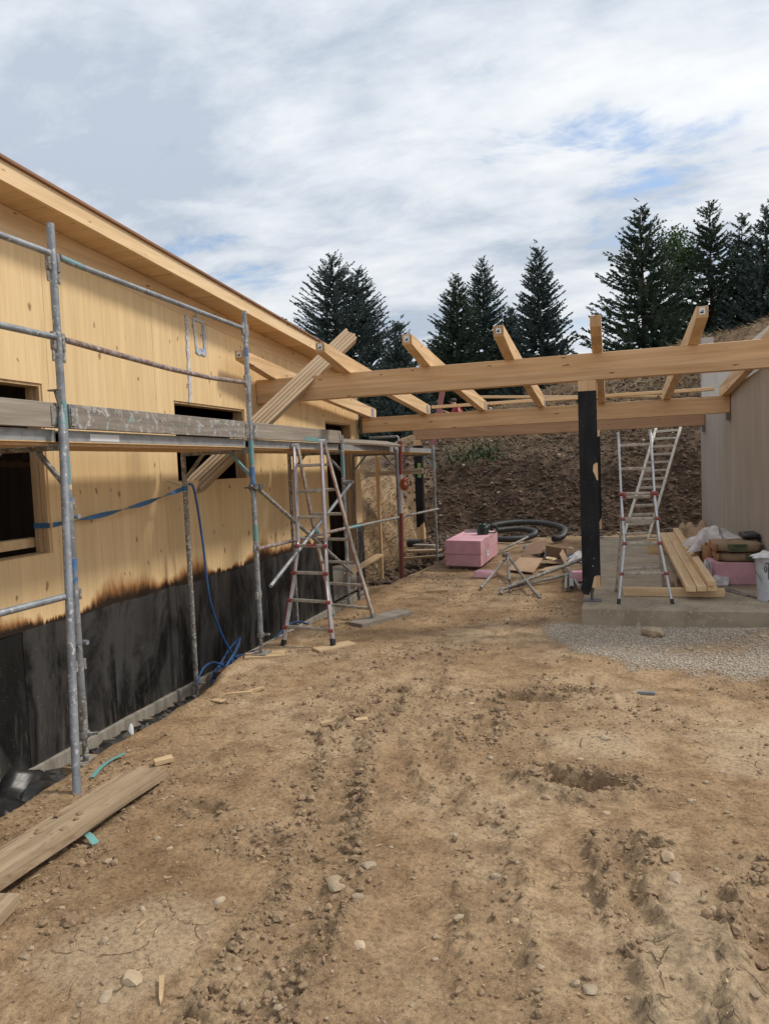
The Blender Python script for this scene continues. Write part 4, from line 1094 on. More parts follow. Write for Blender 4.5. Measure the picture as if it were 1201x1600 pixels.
def wrapped_post(x0, x1, y0, y1, zb, zt, base_z, jag, sub_label=None):
    p = part('post', MB().box(x0, x1, y0, y1, zb, zt), W_z, CP, bev=0.003, label=sub_label)
    e_ = .003
    def side(a, b, nrm, lowz):
        n = len(lowz); q = MB(); A, B = Vector(a), Vector(b); nr = Vector(nrm) * .003
        bot = [A.lerp(B, i / (n - 1)) + Vector((0, 0, z)) for i, z in enumerate(lowz)]
        top_ = [A + Vector((0, 0, zt - .115)), B + Vector((0, 0, zt - .115))]
        poly = bot + [top_[1], top_[0]]
        return poly, nr
    mbw = MB()
    for a, b, nr, low in (((x0 - e_, y0 - e_, 0), (x1 + e_, y0 - e_, 0), (0, 1, 0), jag),
                          ((x1 + e_, y0 - e_, 0), (x1 + e_, y1 + e_, 0), (-1, 0, 0), [jag[-1], jag[-1] + .01, jag[-1] - .12, jag[-1] - .10]),
                          ((x1 + e_, y1 + e_, 0), (x0 - e_, y1 + e_, 0), (0, -1, 0), [jag[-1] - .05, jag[0]]),
                          ((x0 - e_, y1 + e_, 0), (x0 - e_, y0 - e_, 0), (1, 0, 0), [jag[0], jag[0] + .02, jag[0]])):
        poly, off = side(a, b, nr, low)
        mbw.prism(poly, off)
    part('membrane_wrap', mbw, WRAP, p, smooth=0)
    xm, ym = (x0 + x1) / 2, (y0 + y1) / 2
    s = MB(); s.tube([(xm, ym, base_z + .012), (xm, ym, zb + .005)], .017, 12); s.tube([(xm, ym, zb - .06), (xm, ym, zb)], .026, 12)
    part('threaded_rod', s, STEEL, p)
    part('base_plate', MB().box(xm - .10, xm + .10, ym - .08, ym + .08, base_z, base_z + .014), STEEL, p, bev=0.002)
    return p
p1 = wrapped_post(-.315, -.130, 8.30, 8.46, .335, 2.594, SLAB_Z, [.315, .30, .29, .33, .46, .475, .47])
flap = MB(); flap.prism([(-.318, 8.292, .40), (-.335, 8.285, .33), (-.31, 8.28, .27), (-.25, 8.285, .255), (-.225, 8.288, .33), (-.23, 8.292, .40)], (0, -.004, 0))
part('torn_wrap_flap', flap, WRAP, p1, smooth=0)
part('bare_patch', MB().prism([(-.150, 8.2962, 1.70), (-.172, 8.2962, 1.68), (-.180, 8.2962, 1.62), (-.160, 8.2962, 1.57), (-.143, 8.2962, 1.52), (-.1285, 8.2962, 1.51), (-.1285, 8.2962, 1.70)], (0, -.0012, 0)), W_z, p1, smooth=0)
part('splash', MB().ico((-.19, 8.2955, .66), .011, .2, 1, (1, .12, 1.3)).ico((-.205, 8.2955, .575), .010, .2, 1, (1, .12, 1.2)), PAPER, p1)
part('wood_shim', MB().box(-.129, -.112, 8.34, 8.44, 2.43, 2.592), W_z, p1)
p2 = wrapped_post(-3.955, -3.80, 15.12, 15.27, .18, 2.289, -.36, [.44, .44, .50, .54])
part('sticker', MB().box(-3.885, -3.815, 15.1145, 15.1165, 1.50, 1.80), GREENST, p2)
letters('ROTHO', .066, INK, p2, (-3.85, 15.1135, 1.65), (0, 0, 1), (-1, 0, 0), 'sticker_print')
p3 = wrapped_post(-.33, -.18, 15.0, 15.115, .36, 2.289, SLAB_Z, [.60, .58, .50, .60])

# battens lying over the rear frame
tag(framed('timber_batten', (-2.3, 12.75, 2.90), (0.55, 13.6, 2.78), .09, .045, W_lum), 'longest of the thin battens laid slanting behind the second carport beam', 'batten', 'battens over the carport')
tag(framed('timber_batten', (-2.9, 12.42, 2.74), (1.55, 12.42, 2.74), .10, .05, W_lum), 'batten lying straight along the back of the second carport beam', 'batten', 'battens over the carport')
tag(framed('timber_batten', (-.05, 13.15, 2.80), (1.0, 13.5, 2.74), .08, .04, W_lum), 'short batten to the right of the black front post, behind the second beam', 'batten', 'battens over the carport')

# ------------------------------------------------------------------ scaffold
SC = thing('scaffold', (-3.5, 7.0, -.2), 'galvanised tube scaffold with plank decks along the timber house wall', 'scaffold')
OX, IX = -3.22, -3.95
PY = [1.30, 3.80, 6.28, 8.75, 11.22, 13.78]
PTOP = [3.30, 3.31, 3.25, 2.17, 2.02, 2.13]
TR_ = 0.0242
FOOT = {}
for i, yv in enumerate(PY):
    zo = GZ(OX, yv) + (.022 if i in (1, 2) else 0); zi = GZ(IX, yv); FOOT[i] = (zo, zi)
    for outer in (1, 0):
        x = OX if outer else IX; zb = zo if outer else zi; top = PTOP[i] if outer else 2.0
        m = GALV if (outer and i in (1, 2)) else (RUST if (i == 4 and not outer) else GALV_D if not outer else GALV)
        up = part('upright', MB().tube([(x, yv, zb + (.20 if i < 4 else .06)), (x, yv, top)], TR_, 14), m, SC)
        # base jack
        js = MB().tube([(x, yv, zb + .012), (x, yv, zb + .30)], .0175, 10)
        if i in (0, 1):
            for k_ in range(9): js.tube([(x, yv, zb + .03 + k_ * .017), (x, yv, zb + .037 + k_ * .017)], .0205, 10)
        part('jack_spindle', js, GALV_D, up)
        nut = MB().tube([(x, yv, zb + .165), (x, yv, zb + .20)], .036, 10); nut.bar((x - .02, yv - .02, zb + .183), (x + .09, yv + .02, zb + .188), .022, .016)
        part('jack_nut', nut, GALV_D, up)
        part('base_plate', MB().box(x - .075, x + .075, yv - .075, yv + .075, zb + .002, zb + .012), GALV_D, up, bev=0.002)
        if outer and i in (1, 2):
            part('coupling_sleeve', MB().tube([(x, yv, 2.06), (x, yv, 2.235)], .0272, 14), TEAL if i == 1 else GALV, up)
            part('paint_band', MB().tube([(x, yv, 1.72 if i == 1 else 1.83), (x, yv, 1.90 if i == 1 else 2.05)], .0249, 14), TEAL, up)
            part('paint_band', MB().tube([(x, yv, 1.62), (x, yv, 1.80 if i == 2 else 1.64)], .0252, 14), BLUEP, up)
            part('paint_band', MB().tube([(x, yv, 1.10), (x, yv, 1.26)], .0250, 14), BLUEP if i == 1 else TEAL, up)
            part('jack_tube', MB().tube([(x, yv, zb + .20), (x, yv, zb + .42)], .0262, 14), GALV if i == 2 else GALV_D, up)
            if i == 2: part('blue_tape', MB().tube([(x, yv, 2.83), (x, yv, 2.91)], .0252, 14), BLUEP, up)
            if i == 1: part('yellow_tape', MB().tube([(x, yv, 1.69), (x, yv, 1.72)], .0254, 14), YEL, up)
        if outer and i in (3,):
            part('paint_band', MB().tube([(x, yv, 1.68), (x, yv, 1.90)], .0249, 14), TEAL, up)
        if outer and i in (1, 2):
            for zz_ in (3.06, 2.58):
                for sg in (-1, 1):
                    br = MB(); br.box(x - .014, x + .014, yv + sg * .040 - .013, yv + sg * .040 + .013, zz_ - .035, zz_ + .075)
                    br.box(x - .005, x + .005, yv + sg * .046 - .010, yv + sg * .046 + .010, zz_ - .105, zz_ - .036)
                    part('wedge_bracket', br, GALV_D, up, bev=0.003)
        if outer and i in (1, 2, 3):
            for zz_ in (1.03, .58, 1.60):
                
                for sg in (-1, 1): part('wedge_bracket', MB().box(x - .012, x + .012, yv + sg * .038 - .012, yv + sg * .038 + .012, zz_ - .035, zz_ + .035), GALV_D, up, bev=0.003)
        if outer and i == 1:
            for zz_ in (1.52, .72):
                sg_ = MB()
                for s_ in (-1, 1): sg_.tube([(x + .012, yv + s_ * .036, zz_), (x + .012 + .03, yv + s_ * .036, zz_)], .016, 10).bar((x, yv, zz_), (x + .012, yv + s_ * .05, zz_), .015, .012)
                part('hook_stub', sg_, GALV, up)
    # transom and corner braces
    tm = MB().tube([(IX + .02, yv, 1.955), (OX - .02, yv, 1.955)], .021, 10)
    part('transom', tm, GALV_D, SC)
    part('corner_brace', MB().bar((OX - .02, yv, 1.72), (OX - .22, yv, 1.945), .022, .034, (0, 1, 0)), TEAL if i in (2, 5) else GALV_D, SC)
    part('corner_brace', MB().bar((IX + .02, yv, 1.72), (IX + .22, yv, 1.945), .022, .034, (0, 1, 0)), GALV_D if i != 4 else TEAL, SC)
# timber sole pads
for i, (dx, dy, mt) in {1: (0, 0, 0), 2: (0, 0, 1)}.items():
    zo = FOOT[i][0]
# decks and toe boards
for i in range(5):
    a, b = PY[i] + .035, PY[i + 1] - .035
    for k, (xa, xb) in enumerate(((-3.255, -3.565), (-3.585, -3.90))):
        d = part('deck', MB().box(xb, xa, a, b, 1.985, 1.992), W_soff, SC)
        part('deck_edge', MB().box(xa - .004, xa, a, b, 1.992, 2.062).box(xb, xb + .004, a, b, 1.992, 2.062), ALU_DK, d)
        part('deck_surface', MB().box(xb + .005, xa - .005, a, b, 2.050, 2.060), W_toe, d)
        rb = MB()
        for j in range(5): rb.box(xb + .03 + j * .055, xb + .052 + j * .055, a + .02, b - .02, 1.966, 1.984)
        part('deck_rib', rb, W_soff, d)
    if i < 3:
        mt = (W_toe, W_toep, W_toe)[i]
        t_ = part('toe_board', MB().box(OX - .018, OX + .012, a + .012, b - .012, 2.068, 2.222), mt, SC, bev=0.004)
        for yy in (a + .05, b - .05): part('toe_board_clip', MB().box(OX + .0125, OX + .018, yy - .03, yy + .03, 2.085, 2.20), GALV_D, t_)
part('aluminium_label', MB().box(-3.2543, -3.2535, 4.08, 4.38, 2.0, 2.045), PAPER, SC)
part('aluminium_label', MB().box(OX + .0125, OX + .0145, 7.55, 8.10, 2.072, 2.118), TEAL, SC)
# rails
def rail(nm, pts, m, r=.0195): return part(nm, MB().tube(pts, r, 12), m, SC)
def flat_end(pts, m):
    return pts
rail('guard_rail', [(OX + .03, 1.3, 3.12), (OX + .03, 3.74, 3.115)], GALV)
rail('guard_rail', [(OX + .03, 1.3, 2.62), (OX + .03, 3.74, 2.615)], GALV)
rail('guard_rail', [(OX, 3.86, 3.125), (OX, 3.95, 3.115), (OX, 6.22, 3.085)], GALV)
rail('guard_rail', [(OX, 3.86, 2.62), (OX, 4.3, 2.60), (OX, 5.0, 2.572), (OX, 5.6, 2.565), (OX, 6.22, 2.585)], RUST)
part('paint_band', MB().tube([(OX, 3.872, 3.123), (OX, 4.05, 3.114)], .0205, 12), TEAL, SC)
rail('mid_rail', [(-3.10, 1.3, 1.06), (-3.06, 3.52, 1.07)], GALV)
rail('mid_rail', [(OX + .03, 6.25, 1.03), (OX + .03, 8.78, 1.00)], RUST)
rail('mid_rail', [(OX + .05, 8.70, 1.00), (OX + .05, 13.80, .905)], TEAL if False else GALV_D)
part('paint_band', MB().tube([(OX + .05, 8.78, .998), (OX + .05, 9.15, .992)], .0202, 12), TEAL, SC)
rail('cross_brace', [(OX + .055, 6.24, 1.61), (OX + .055, 8.78, .42)], GALV_D)
rail('cross_brace', [(OX + .10, 8.80, 1.58), (OX + .10, 6.34, .66)], GALV)
part('brace_clamp', MB().tube([(OX - .03, 6.28, 1.61), (OX + .09, 6.28, 1.61)], .034, 10).box(OX - .05, OX + .05, 6.20, 6.36, 1.60, 1.618), STEEL, SC)
part('brace_clamp', MB().tube([(OX - .02, 8.75, 1.575), (OX + .13, 8.75, 1.575)], .030, 10), GALV_D, SC)
part('brace_clamp', MB().tube([(OX + .055, 7.50, 1.07), (OX + .12, 7.55, 1.07)], .030, 10), TEAL, SC)
rail('end_rail', [(-4.02, 12.35, 2.27), (-3.52, 12.35, 2.27), (-3.50, 12.35, 2.25), (-3.50, 12.35, 2.06)], GALV)
# loose brace hanging outside the second upright
zdp = GZ(-2.89, 3.32)
db = part('hanging_brace', MB().tube([(-3.185, 3.750, 2.20), (-3.183, 3.746, 2.15), (-3.180, 3.742, 2.08), (-2.89, 3.32, zdp - .02)], [.008, .018, .0235, .0235], 14), GALV, SC)
part('brace_tip', MB().tube([(-3.187, 3.751, 2.21), (-3.181, 3.743, 2.09)], [.0085, .0242], 12), TEAL, db)
part('brace_pin', MB().bar((-3.185, 3.745, 2.17), (-3.20, 3.72, 2.30), .018, .012).box(-3.24, -3.16, 3.705, 3.735, 2.29, 2.30), STEEL, SC)
# board resting on the far deck
tag(framed('scaffold_board', (-3.38, 8.95, 2.115), (-3.20, 11.02, 2.10), .24, .03, W_toe, up=(.30, 0, 1)), 'grey tilted board lying on the scaffold deck beyond the near stepladder', 'board')
# soles under the jacks
solo('sole_board', MB().box(-3.32, -3.07, 3.70, 3.93, GZ(-3.2, 3.8) - .05, GZ(OX, 3.8) + .022), W_old, 'grey wooden pad under the nearest scaffold jack', 'board', bev=0.004)
solo('sole_board', MB().bar((-3.36, 6.20, FOOT[2][0] - .016), (-3.02, 6.36, FOOT[2][0] - .016), .20, .034), W_off, 'pale wooden pad under the scaffold upright left of the stepladder', 'board', bev=0.003)

# ------------------------------------------------------------------ ladders
def rung_pts(a0, a1, b0, b1, t): return Vector(a0).lerp(Vector(a1), t), Vector(b0).lerp(Vector(b1), t)
def polyat(pl, z):
    for p, q in zip(pl[:-1], pl[1:]):
        if (p[2] - z) * (q[2] - z) <= 0 and p[2] != q[2]:
            t = (z - p[2]) / (q[2] - p[2]); return Vector(p).lerp(Vector(q), t)
    return Vector(pl[-1])
def aframe(T, legs, stripe=True, clamps=True):
    """telescopic A-frame ladder: legs = list of (left polyline, right polyline, rung heights, outer?)"""
    for li, (Lp, Rp, zs, outer) in enumerate(legs):
        for side, pl in ((-1, Lp), (1, Rp)):
            for j, (p, q) in enumerate(zip(pl[:-1], pl[1:])):
                wide = .062 if (j == 0 and len(pl) > 2) else .050
                st = part('stile', MB().bar(p, q, .026, wide, (0, 1, 0.12)), ALU if outer else ALU_D, T, bev=0.004)
                if stripe:
                    d = (Vector(q) - Vector(p)).normalized(); s = d.cross(Vector((0, 1, .12))).normalized(); u = s.cross(d).normalized()
                    o_ = s * (.0138 if side > 0 else .0138)
                    o2 = u * (-.0005)
                    part('red_stripe', MB().bar(Vector(p) + o_ + d * .03, Vector(q) + o_ - d * .03, .0016, .013, (0, 1, 0.12)), REDSTR, st)
                    uu = u if u.y < 0 else -u
                    part('front_stripe', MB().bar(Vector(p) + uu * (wide / 2 + .0006) + s * .007, Vector(q) + uu * (wide / 2 + .0006) + s * .007, .007, .0016, (0, 1, 0.12)), REDSTR, st)
            ft = Vector(pl[0]); d = (Vector(pl[1]) - ft).normalized()
            part('rubber_foot', MB().bar(ft - d * .015, ft + d * .055, .036, .066 if len(pl) > 2 else .056, (0, 1, 0)), BLACKR if outer else GALV_D, T, bev=0.004)
        for z in zs:
            a, b = polyat(Lp, z), polyat(Rp, z)
            part('rung', MB().bar(a, b, .030, .032, (0, 0, 1)), ALU_D, T, bev=0.006)
        if clamps and outer:
            for z in zs[:4]:
                for pl in (Lp, Rp):
                    p = polyat(pl, z)
                    part('red_clamp', MB().tube([p + Vector((-.024, -.03, 0)), p + Vector((.024, -.03, 0))], .019, 10), RED, T)
L = thing('stepladder', (-2.95, 7.35, 0), 'aluminium stepladder with red stripes standing against the scaffold in the middle', 'ladder')
zf1, zf2 = GZ(-3.20, 6.72), GZ(-2.62, 6.62)
zr1, zr2 = GZ(-3.18, 8.10), 0.05
LF = [(-3.20, 6.72, zf1), (-3.14, 6.92, .62), (-3.12, 7.03, 1.0), (-3.205, 7.24, 2.0)]
RF = [(-2.62, 6.62, zf2 + .03), (-2.75, 6.86, .62), (-2.80, 7.0, 1.0), (-2.885, 7.22, 2.03)]
LR = [(-3.18, 8.10, zr1), (-3.19, 7.70, .95), (-3.195, 7.31, 2.0)]
RR = [(-2.62, 7.90, .045), (-2.74, 7.60, .95), (-2.875, 7.28, 2.03)]
aframe(L, [(LF, RF, [.17, .43, .70, .97, 1.26, 1.53, 1.80], True), (LR, RR, [.15, .43, .70, .97, 1.26, 1.53, 1.80], False)])
part('hinge', MB().tube([(-3.235, 7.27, 2.005), (-3.17, 7.27, 2.005)], .036, 12).tube([(-2.915, 7.25, 2.035), (-2.845, 7.25, 2.035)], .036, 12), ALU, L)
letters('HAILO', .038, RED, L, (-2.95, 6.968, .972), (.95, -.06, .02), (0, 0, 1), 'rung_lettering') if False else None
part('red_rung_print', MB().box(-3.02, -2.90, 6.984, 6.988, .968, .988), REDSTR, L)
tag(framed('wood_pad', (-2.74, 6.46, zf2 + .008), (-2.48, 6.78, zf2 + .012), .15, .026, W_off), 'small pale wooden pad under the front right foot of the stepladder', 'board')
tag(framed('wood_pad', (-2.74, 7.60, .018), (-2.36, 8.35, .024), .235, .042, W_toe), 'larger grey plank under the rear right foot of the stepladder', 'board')

L2 = thing('stepladder', (0.3, 8.6, SLAB_Z), 'muddy aluminium stepladder with red joints standing on the concrete slab', 'ladder')
LF = [(.055, 8.22, .18), (.13, 8.34, .82), (.11, 8.46, 1.30), (.095, 8.58, 1.98)]
RF = [(.60, 8.26, .18), (.49, 8.36, .82), (.455, 8.47, 1.30), (.43, 8.60, 2.0)]
LR = [(.035, 8.95, .18), (.10, 8.78, .9), (.12, 8.66, 1.36)]
RR = [(.58, 9.24, .18), (.50, 8.92, .9), (.45, 8.68, 1.36)]
aframe(L2, [(LF, RF, [.50, .82, 1.08, 1.35, 1.62, 1.88], True), (LR, RR, [.45, .74, 1.02, 1.30], False)], stripe=False)
part('stile_cap', MB().tube([(.095, 8.58, 1.95), (.088, 8.58, 2.03)], .018, 10).tube([(.43, 8.60, 1.97), (.424, 8.60, 2.045)], .018, 10), ALU, L2)
part('knee_joint', MB().tube([(.085, 8.47, 1.335), (.16, 8.47, 1.335)], .034, 12).tube([(.41, 8.48, 1.335), (.49, 8.48, 1.335)], .034, 12), RED, L2)

PALE_L = gmat('pale_ladder_paint', (0.62, 0.57, 0.49), 0.7, 0.0, (0.45, 0.40, 0.33), 14, 0.45, 0.65)
L3 = thing('straight_ladder', (.45, 14.7, SLAB_Z), 'long pale straight ladder leaning from the slab up the earth embankment', 'ladder')
A0, A1 = Vector((.20, 14.50, .19)), Vector((.985, 17.3, 2.36)); B0, B1 = Vector((.66, 14.72, .19)), Vector((1.49, 17.3, 2.37))
part('stile', MB().bar(A0, A1, .05, .065, (0, -.6, 1)), PALE_L, L3, bev=0.004); part('stile', MB().bar(B0, B1, .05, .065, (0, -.6, 1)), PALE_L, L3, bev=0.004)
for i in range(13):
    t = (i + .6) / 13.1
    part('rung', MB().bar(A0.lerp(A1, t) + Vector((-.03, 0, 0)), B0.lerp(B1, t) + Vector((.0, 0, 0)), .075, .045, (0, 0, 1)), PALE_L, L3, bev=0.004)

# ------------------------------------------------------------------ leaning layered timber
def layered(mb, Ln):
    w, hh, n = .19, .125, 5
    for i in range(n):
        a = -w / 2 + i * w / n
        mb.box(0, Ln - .012 * ((i * 2) % 3), a + .0012, a + w / n - .0012, -hh / 2 + .004 * (i % 2), hh / 2 - .006 * (i % 2))
P0 = Vector((-4.18, 6.95, 1.69)); P1 = Vector((-3.525, 8.22, 2.775))
W_lean = wood('weathered_beam_board', (0.56, 0.42, 0.27), (0.42, 0.29, 0.17), 'X', knots=0.1, grey=0.25, kplane='XY')
LEANL = 2.9
def lean_root():
    e = thing('laminated_beam', (-4.3, 6.7, 1.69), 'grooved layered timber leaning out of the window across the front carport beam', 'timber')
    d = (P1 - P0).normalized(); Q1 = P0 + d * LEANL; O0 = P0 - d * .32
    up = Vector((0.30, -1.0, 0.25))
    sx = d.cross(up).normalized(); su = sx.cross(d).normalized()
    n = 5; w = .200; hh = .12
    for i in range(n):
        c = sx * (-w / 2 + (i + .5) * w / n) + su * (.004 if i % 2 else 0)
        framed('timber_layer', O0 + c, Q1 + c - d * (.012 * ((i * 2) % 3)), hh, w / n - .007, W_lean, e, up=sx, bev=0.003)
        if i < n - 1: framed('tongue_strip', O0 + c + sx * (w / n / 2), Q1 + c + sx * (w / n / 2) - d * .03, hh - .028, .0068, W_cross, e, up=sx, bev=0)
lean_root()

# ------------------------------------------------------------------ strap, hoses, cables
st = MB()
PA, PB = Vector((-4.140, 4.70, 1.405)), Vector((-3.955, 6.28, 1.625))
n = 40; ptsl = []
for i in range(n + 1):
    t = i / n; p = PA.lerp(PB, t) + Vector((0.035 * math.sin(math.pi * t), 0, -.03 * math.sin(math.pi * t)))
    tw = math.pi * 3.0 * t + .25
    ptsl.append((p, Vector((math.cos(tw) * .25, 0, abs(math.sin(tw)) * .8 + .2)).normalized() if False else Vector((math.sin(tw), 0, math.cos(tw)))))
for i in range(n):
    (p, s), (q_, r) = ptsl[i], ptsl[i + 1]; w = .021; th = Vector((.0016, 0, 0))
    st.hexa([p - s * w, p - s * w + th, q_ - r * w + th, q_ - r * w, p + s * w, p + s * w + th, q_ + r * w + th, q_ + r * w])
SP = thing('ratchet_strap', (-4.1, 5.4, 1.4), 'twisted blue strap stretched from the left window to a scaffold upright', 'strap')
part('webbing', st, STRAPB, SP)
part('strap_wrap', MB().tube([(IX, 6.28, 1.60), (IX, 6.28, 1.645)], .0275, 12), STRAPB, SP)
part('strap_end', MB().bar((IX - .02, 6.27, 1.64), (IX - .16, 6.22, 1.70), .03, .003).bar((IX - .03, 6.27, 1.70), (IX + .01, 6.28, 1.63), .03, .004), STRAPB, SP)
part('strap_wrap', MB().box(WX - .145, WX + .006, 4.6645, 4.6670, 1.385, 1.425), STRAPB, SP)
HO = thing('blue_hose', (-3.88, 7.0, -.4), 'blue hose hanging from the scaffold upright and coiled at the foot of the wall', 'hose')
def smooth_path(pts, n=8):
    P = [Vector(p) for p in pts]; out = []
    for i in range(len(P) - 1):
        a, b, c, d = P[max(i - 1, 0)], P[i], P[i + 1], P[min(i + 2, len(P) - 1)]
        for k in range(n):
            t = k / n; out.append(0.5 * ((2 * b) + (c - a) * t + (2 * a - 5 * b + 4 * c - d) * t * t + (3 * b - a - 3 * c + d) * t ** 3))
    out.append(P[-1]); return out
part('hanging_run', MB().tube(smooth_path([(-3.93, 6.31, 1.66), (-3.90, 6.36, 1.60), (-3.90, 6.46, 1.10), (-3.90, 6.55, .45), (-3.90, 6.86, -.10), (-3.88, 7.12, -.33), (-3.82, 7.3, -.36)]), .012, 10), BLUEH, HO)
def coil(cx_, cy_, cz, rx, ry, turns, seed, tilt=0):
    rr = random.Random(seed); pts = []
    for i in range(int(turns * 16)):
        a = 2 * math.pi * i / 16; k = 1 + rr.uniform(-.06, .06)
        pts.append((cx_ + rx * k * math.cos(a), cy_ + ry * k * math.sin(a), cz + .02 * (i / 16) + tilt * math.sin(a) + rr.uniform(-.008, .008)))
    return smooth_path(pts, 3)
part('coil', MB().tube(coil(-3.84, 6.95, -.33, .13, .46, 4.2, 3), .012, 8), BLUEH, HO)
part('coil', MB().tube(coil(-3.90, 6.80, -.22, .05, .30, 1.2, 5, .16), .012, 8), BLUEH, HO)
part('loop', MB().tube(smooth_path([(-3.93, 6.25, -.30), (-3.92, 6.38, -.18), (-3.90, 6.55, -.17), (-3.88, 6.75, -.27), (-3.8, 6.9, -.35)]), .012, 8), BLUEH, HO)
part('loop', MB().tube(smooth_path([(-3.78, 7.35, -.36), (-3.80, 7.6, -.28), (-3.72, 7.9, -.10), (-3.70, 8.2, -.10), (-3.72, 8.6, -.22)]), .012, 8), BLUEH, HO)

# red and white levelling pole + orange cable
RP = thing('survey_pole', (-3.12, 11.05, -.1), 'red and white striped pole standing upright by the far scaffold', 'pole')
zb_ = GZ(-3.14, 11.05); cuts = [(zb_, .34, REDW), (.34, .95, REDW), (.95, 1.02, REDW), (1.02, 1.45, WHITEP), (1.45, 1.47, REDW), (1.47, 1.62, WHITEP), (1.62, 2.14, REDW)]
for a, b, m_ in cuts: part('painted_section', MB().tube([(-3.155 + .025 * a, 11.05, a), (-3.155 + .025 * b, 11.05, b)], .030 if a < 1 else .029, 14), m_, RP)
OC = MB()
for k in range(5): OC.tube([(-3.05 + .01 * k + .060 * math.cos(t + .3 * k) * (1 - .12 * k), 11.0 - .014 * k, 1.47 + .090 * math.sin(t + .2 * k) * (1 - .06 * k)) for t in np.linspace(.4, 6.0, 22)], .010, 7)
solo('orange_cable', OC, ORANGE, 'coil of orange cable hung on the red and white pole', 'cable')

# timber props behind the house corner
tag(framed('timber_prop', (-4.03, 12.75, -.30), (-4.03, 12.75, 1.98), .06, .05, W_lum, up=(0, 1, 0)), 'upright timber prop just behind the corner of the house', 'timber')
tag(framed('timber_rail', (-4.85, 14.5, 1.61), (-3.60, 14.42, 1.64), .045, .11, W_old), 'horizontal timber fixed across behind the far scaffold', 'timber')

# ------------------------------------------------------------------ planks on the near ground
def plank_shape(w, h, splits, sag=.0):
    def f(mb, Ln):
        for (a, b, cut0, cut1, dz) in splits:
            n = 12
            for i in range(n):
                xa = cut0 + (Ln - cut0 - cut1) * i / n; xb = cut0 + (Ln - cut0 - cut1) * (i + 1) / n
                ja = .003 * math.sin(xa * 9 + a * 40); jb = .003 * math.sin(xb * 9 + a * 40)
                za = sag * math.sin(math.pi * xa / Ln); zb = sag * math.sin(math.pi * xb / Ln)
                mb.hexa([(xa, a + ja, -h / 2 + za + dz), (xb, a + jb, -h / 2 + zb + dz), (xb, b + jb, -h / 2 + zb + dz), (xa, b + ja, -h / 2 + za + dz),
                         (xa, a + ja, h / 2 + za + dz), (xb, a + jb, h / 2 + zb + dz), (xb, b + jb, h / 2 + zb + dz), (xa, b + ja, h / 2 + za + dz)])
    return f
PKn = thing('weathered_plank', (-2.62, 3.0, .02), 'long muddy split plank lying beside the nearest scaffold foot', 'plank')
A_, B_ = Vector((-2.56, 1.75, .105)), Vector((-2.575, 3.53, .060))
sp_ = plank_shape(.25, .045, [(-.125, .060, 0, 0, 0), (.064, .095, .0, .03, -.002), (.098, .125, .25, .0, -.004)])
framed('plank_strip', A_, B_, .25, .045, W_old, PKn, bev=0, shape=plank_shape(.25, .045, [(-.125, .055, 0, 0, 0)]))
framed('plank_strip', A_, B_, .25, .045, W_old, PKn, bev=0, shape=plank_shape(.25, .045, [(.066, .090, .0, .03, -.006)]))
framed('plank_strip', A_, B_, .25, .045, W_old, PKn, bev=0, shape=plank_shape(.25, .045, [(.102, .130, .2, .06, -.018)]))
mud = MB()
rm = random.Random(4)
for i in range(16): mud.ico((-2.56 + rm.uniform(-.10, .06), 2.55 + rm.gauss(0, .28), .098 + rm.uniform(0, .008)), rm.uniform(.008, .024), .25, 1, (1.2, 1, .6), seed=i)
part('mud_lump', mud, CRUMB, PKn, smooth=0)
tag(framed('short_plank', (-2.26, 1.55, .045), (-2.43, 2.30, .055), .20, .05, W_old), 'broken muddy plank end at the left edge in front of the long split plank', 'plank')
# teal packing strap
def ribbon(pts, w, m, lab, nm='packing_strap'):
    q = MB(); P = smooth_path(pts, 6)
    for i in range(len(P) - 1):
        d = (P[i + 1] - P[i]).normalized(); s = d.cross(Vector((0, 0, 1))).normalized() * w / 2; t_ = Vector((0, 0, .0018))
        q.hexa([P[i] - s, P[i] + s, P[i + 1] + s, P[i + 1] - s, P[i] - s + t_, P[i] + s + t_, P[i + 1] + s + t_, P[i + 1] - s + t_])
    return solo(nm, q, m, lab, 'strap')
g = lambda x, y, h=.01: (x, y, GZ(x, y) + h)
ribbon([g(-2.56, 2.86, .02), g(-2.50, 2.875, .030), g(-2.44, 2.86, .035), g(-2.375, 2.83, .012)], .035, TEALS, 'teal strap end sticking out from under the near right side of the plank')
ribbon([g(-2.93, 3.50, .01), g(-2.955, 3.60, .02), g(-2.97, 3.72, .012), g(-2.94, 3.82, .03)], .028, TEALS, 'short teal strap between the nearest scaffold pad and the plank')
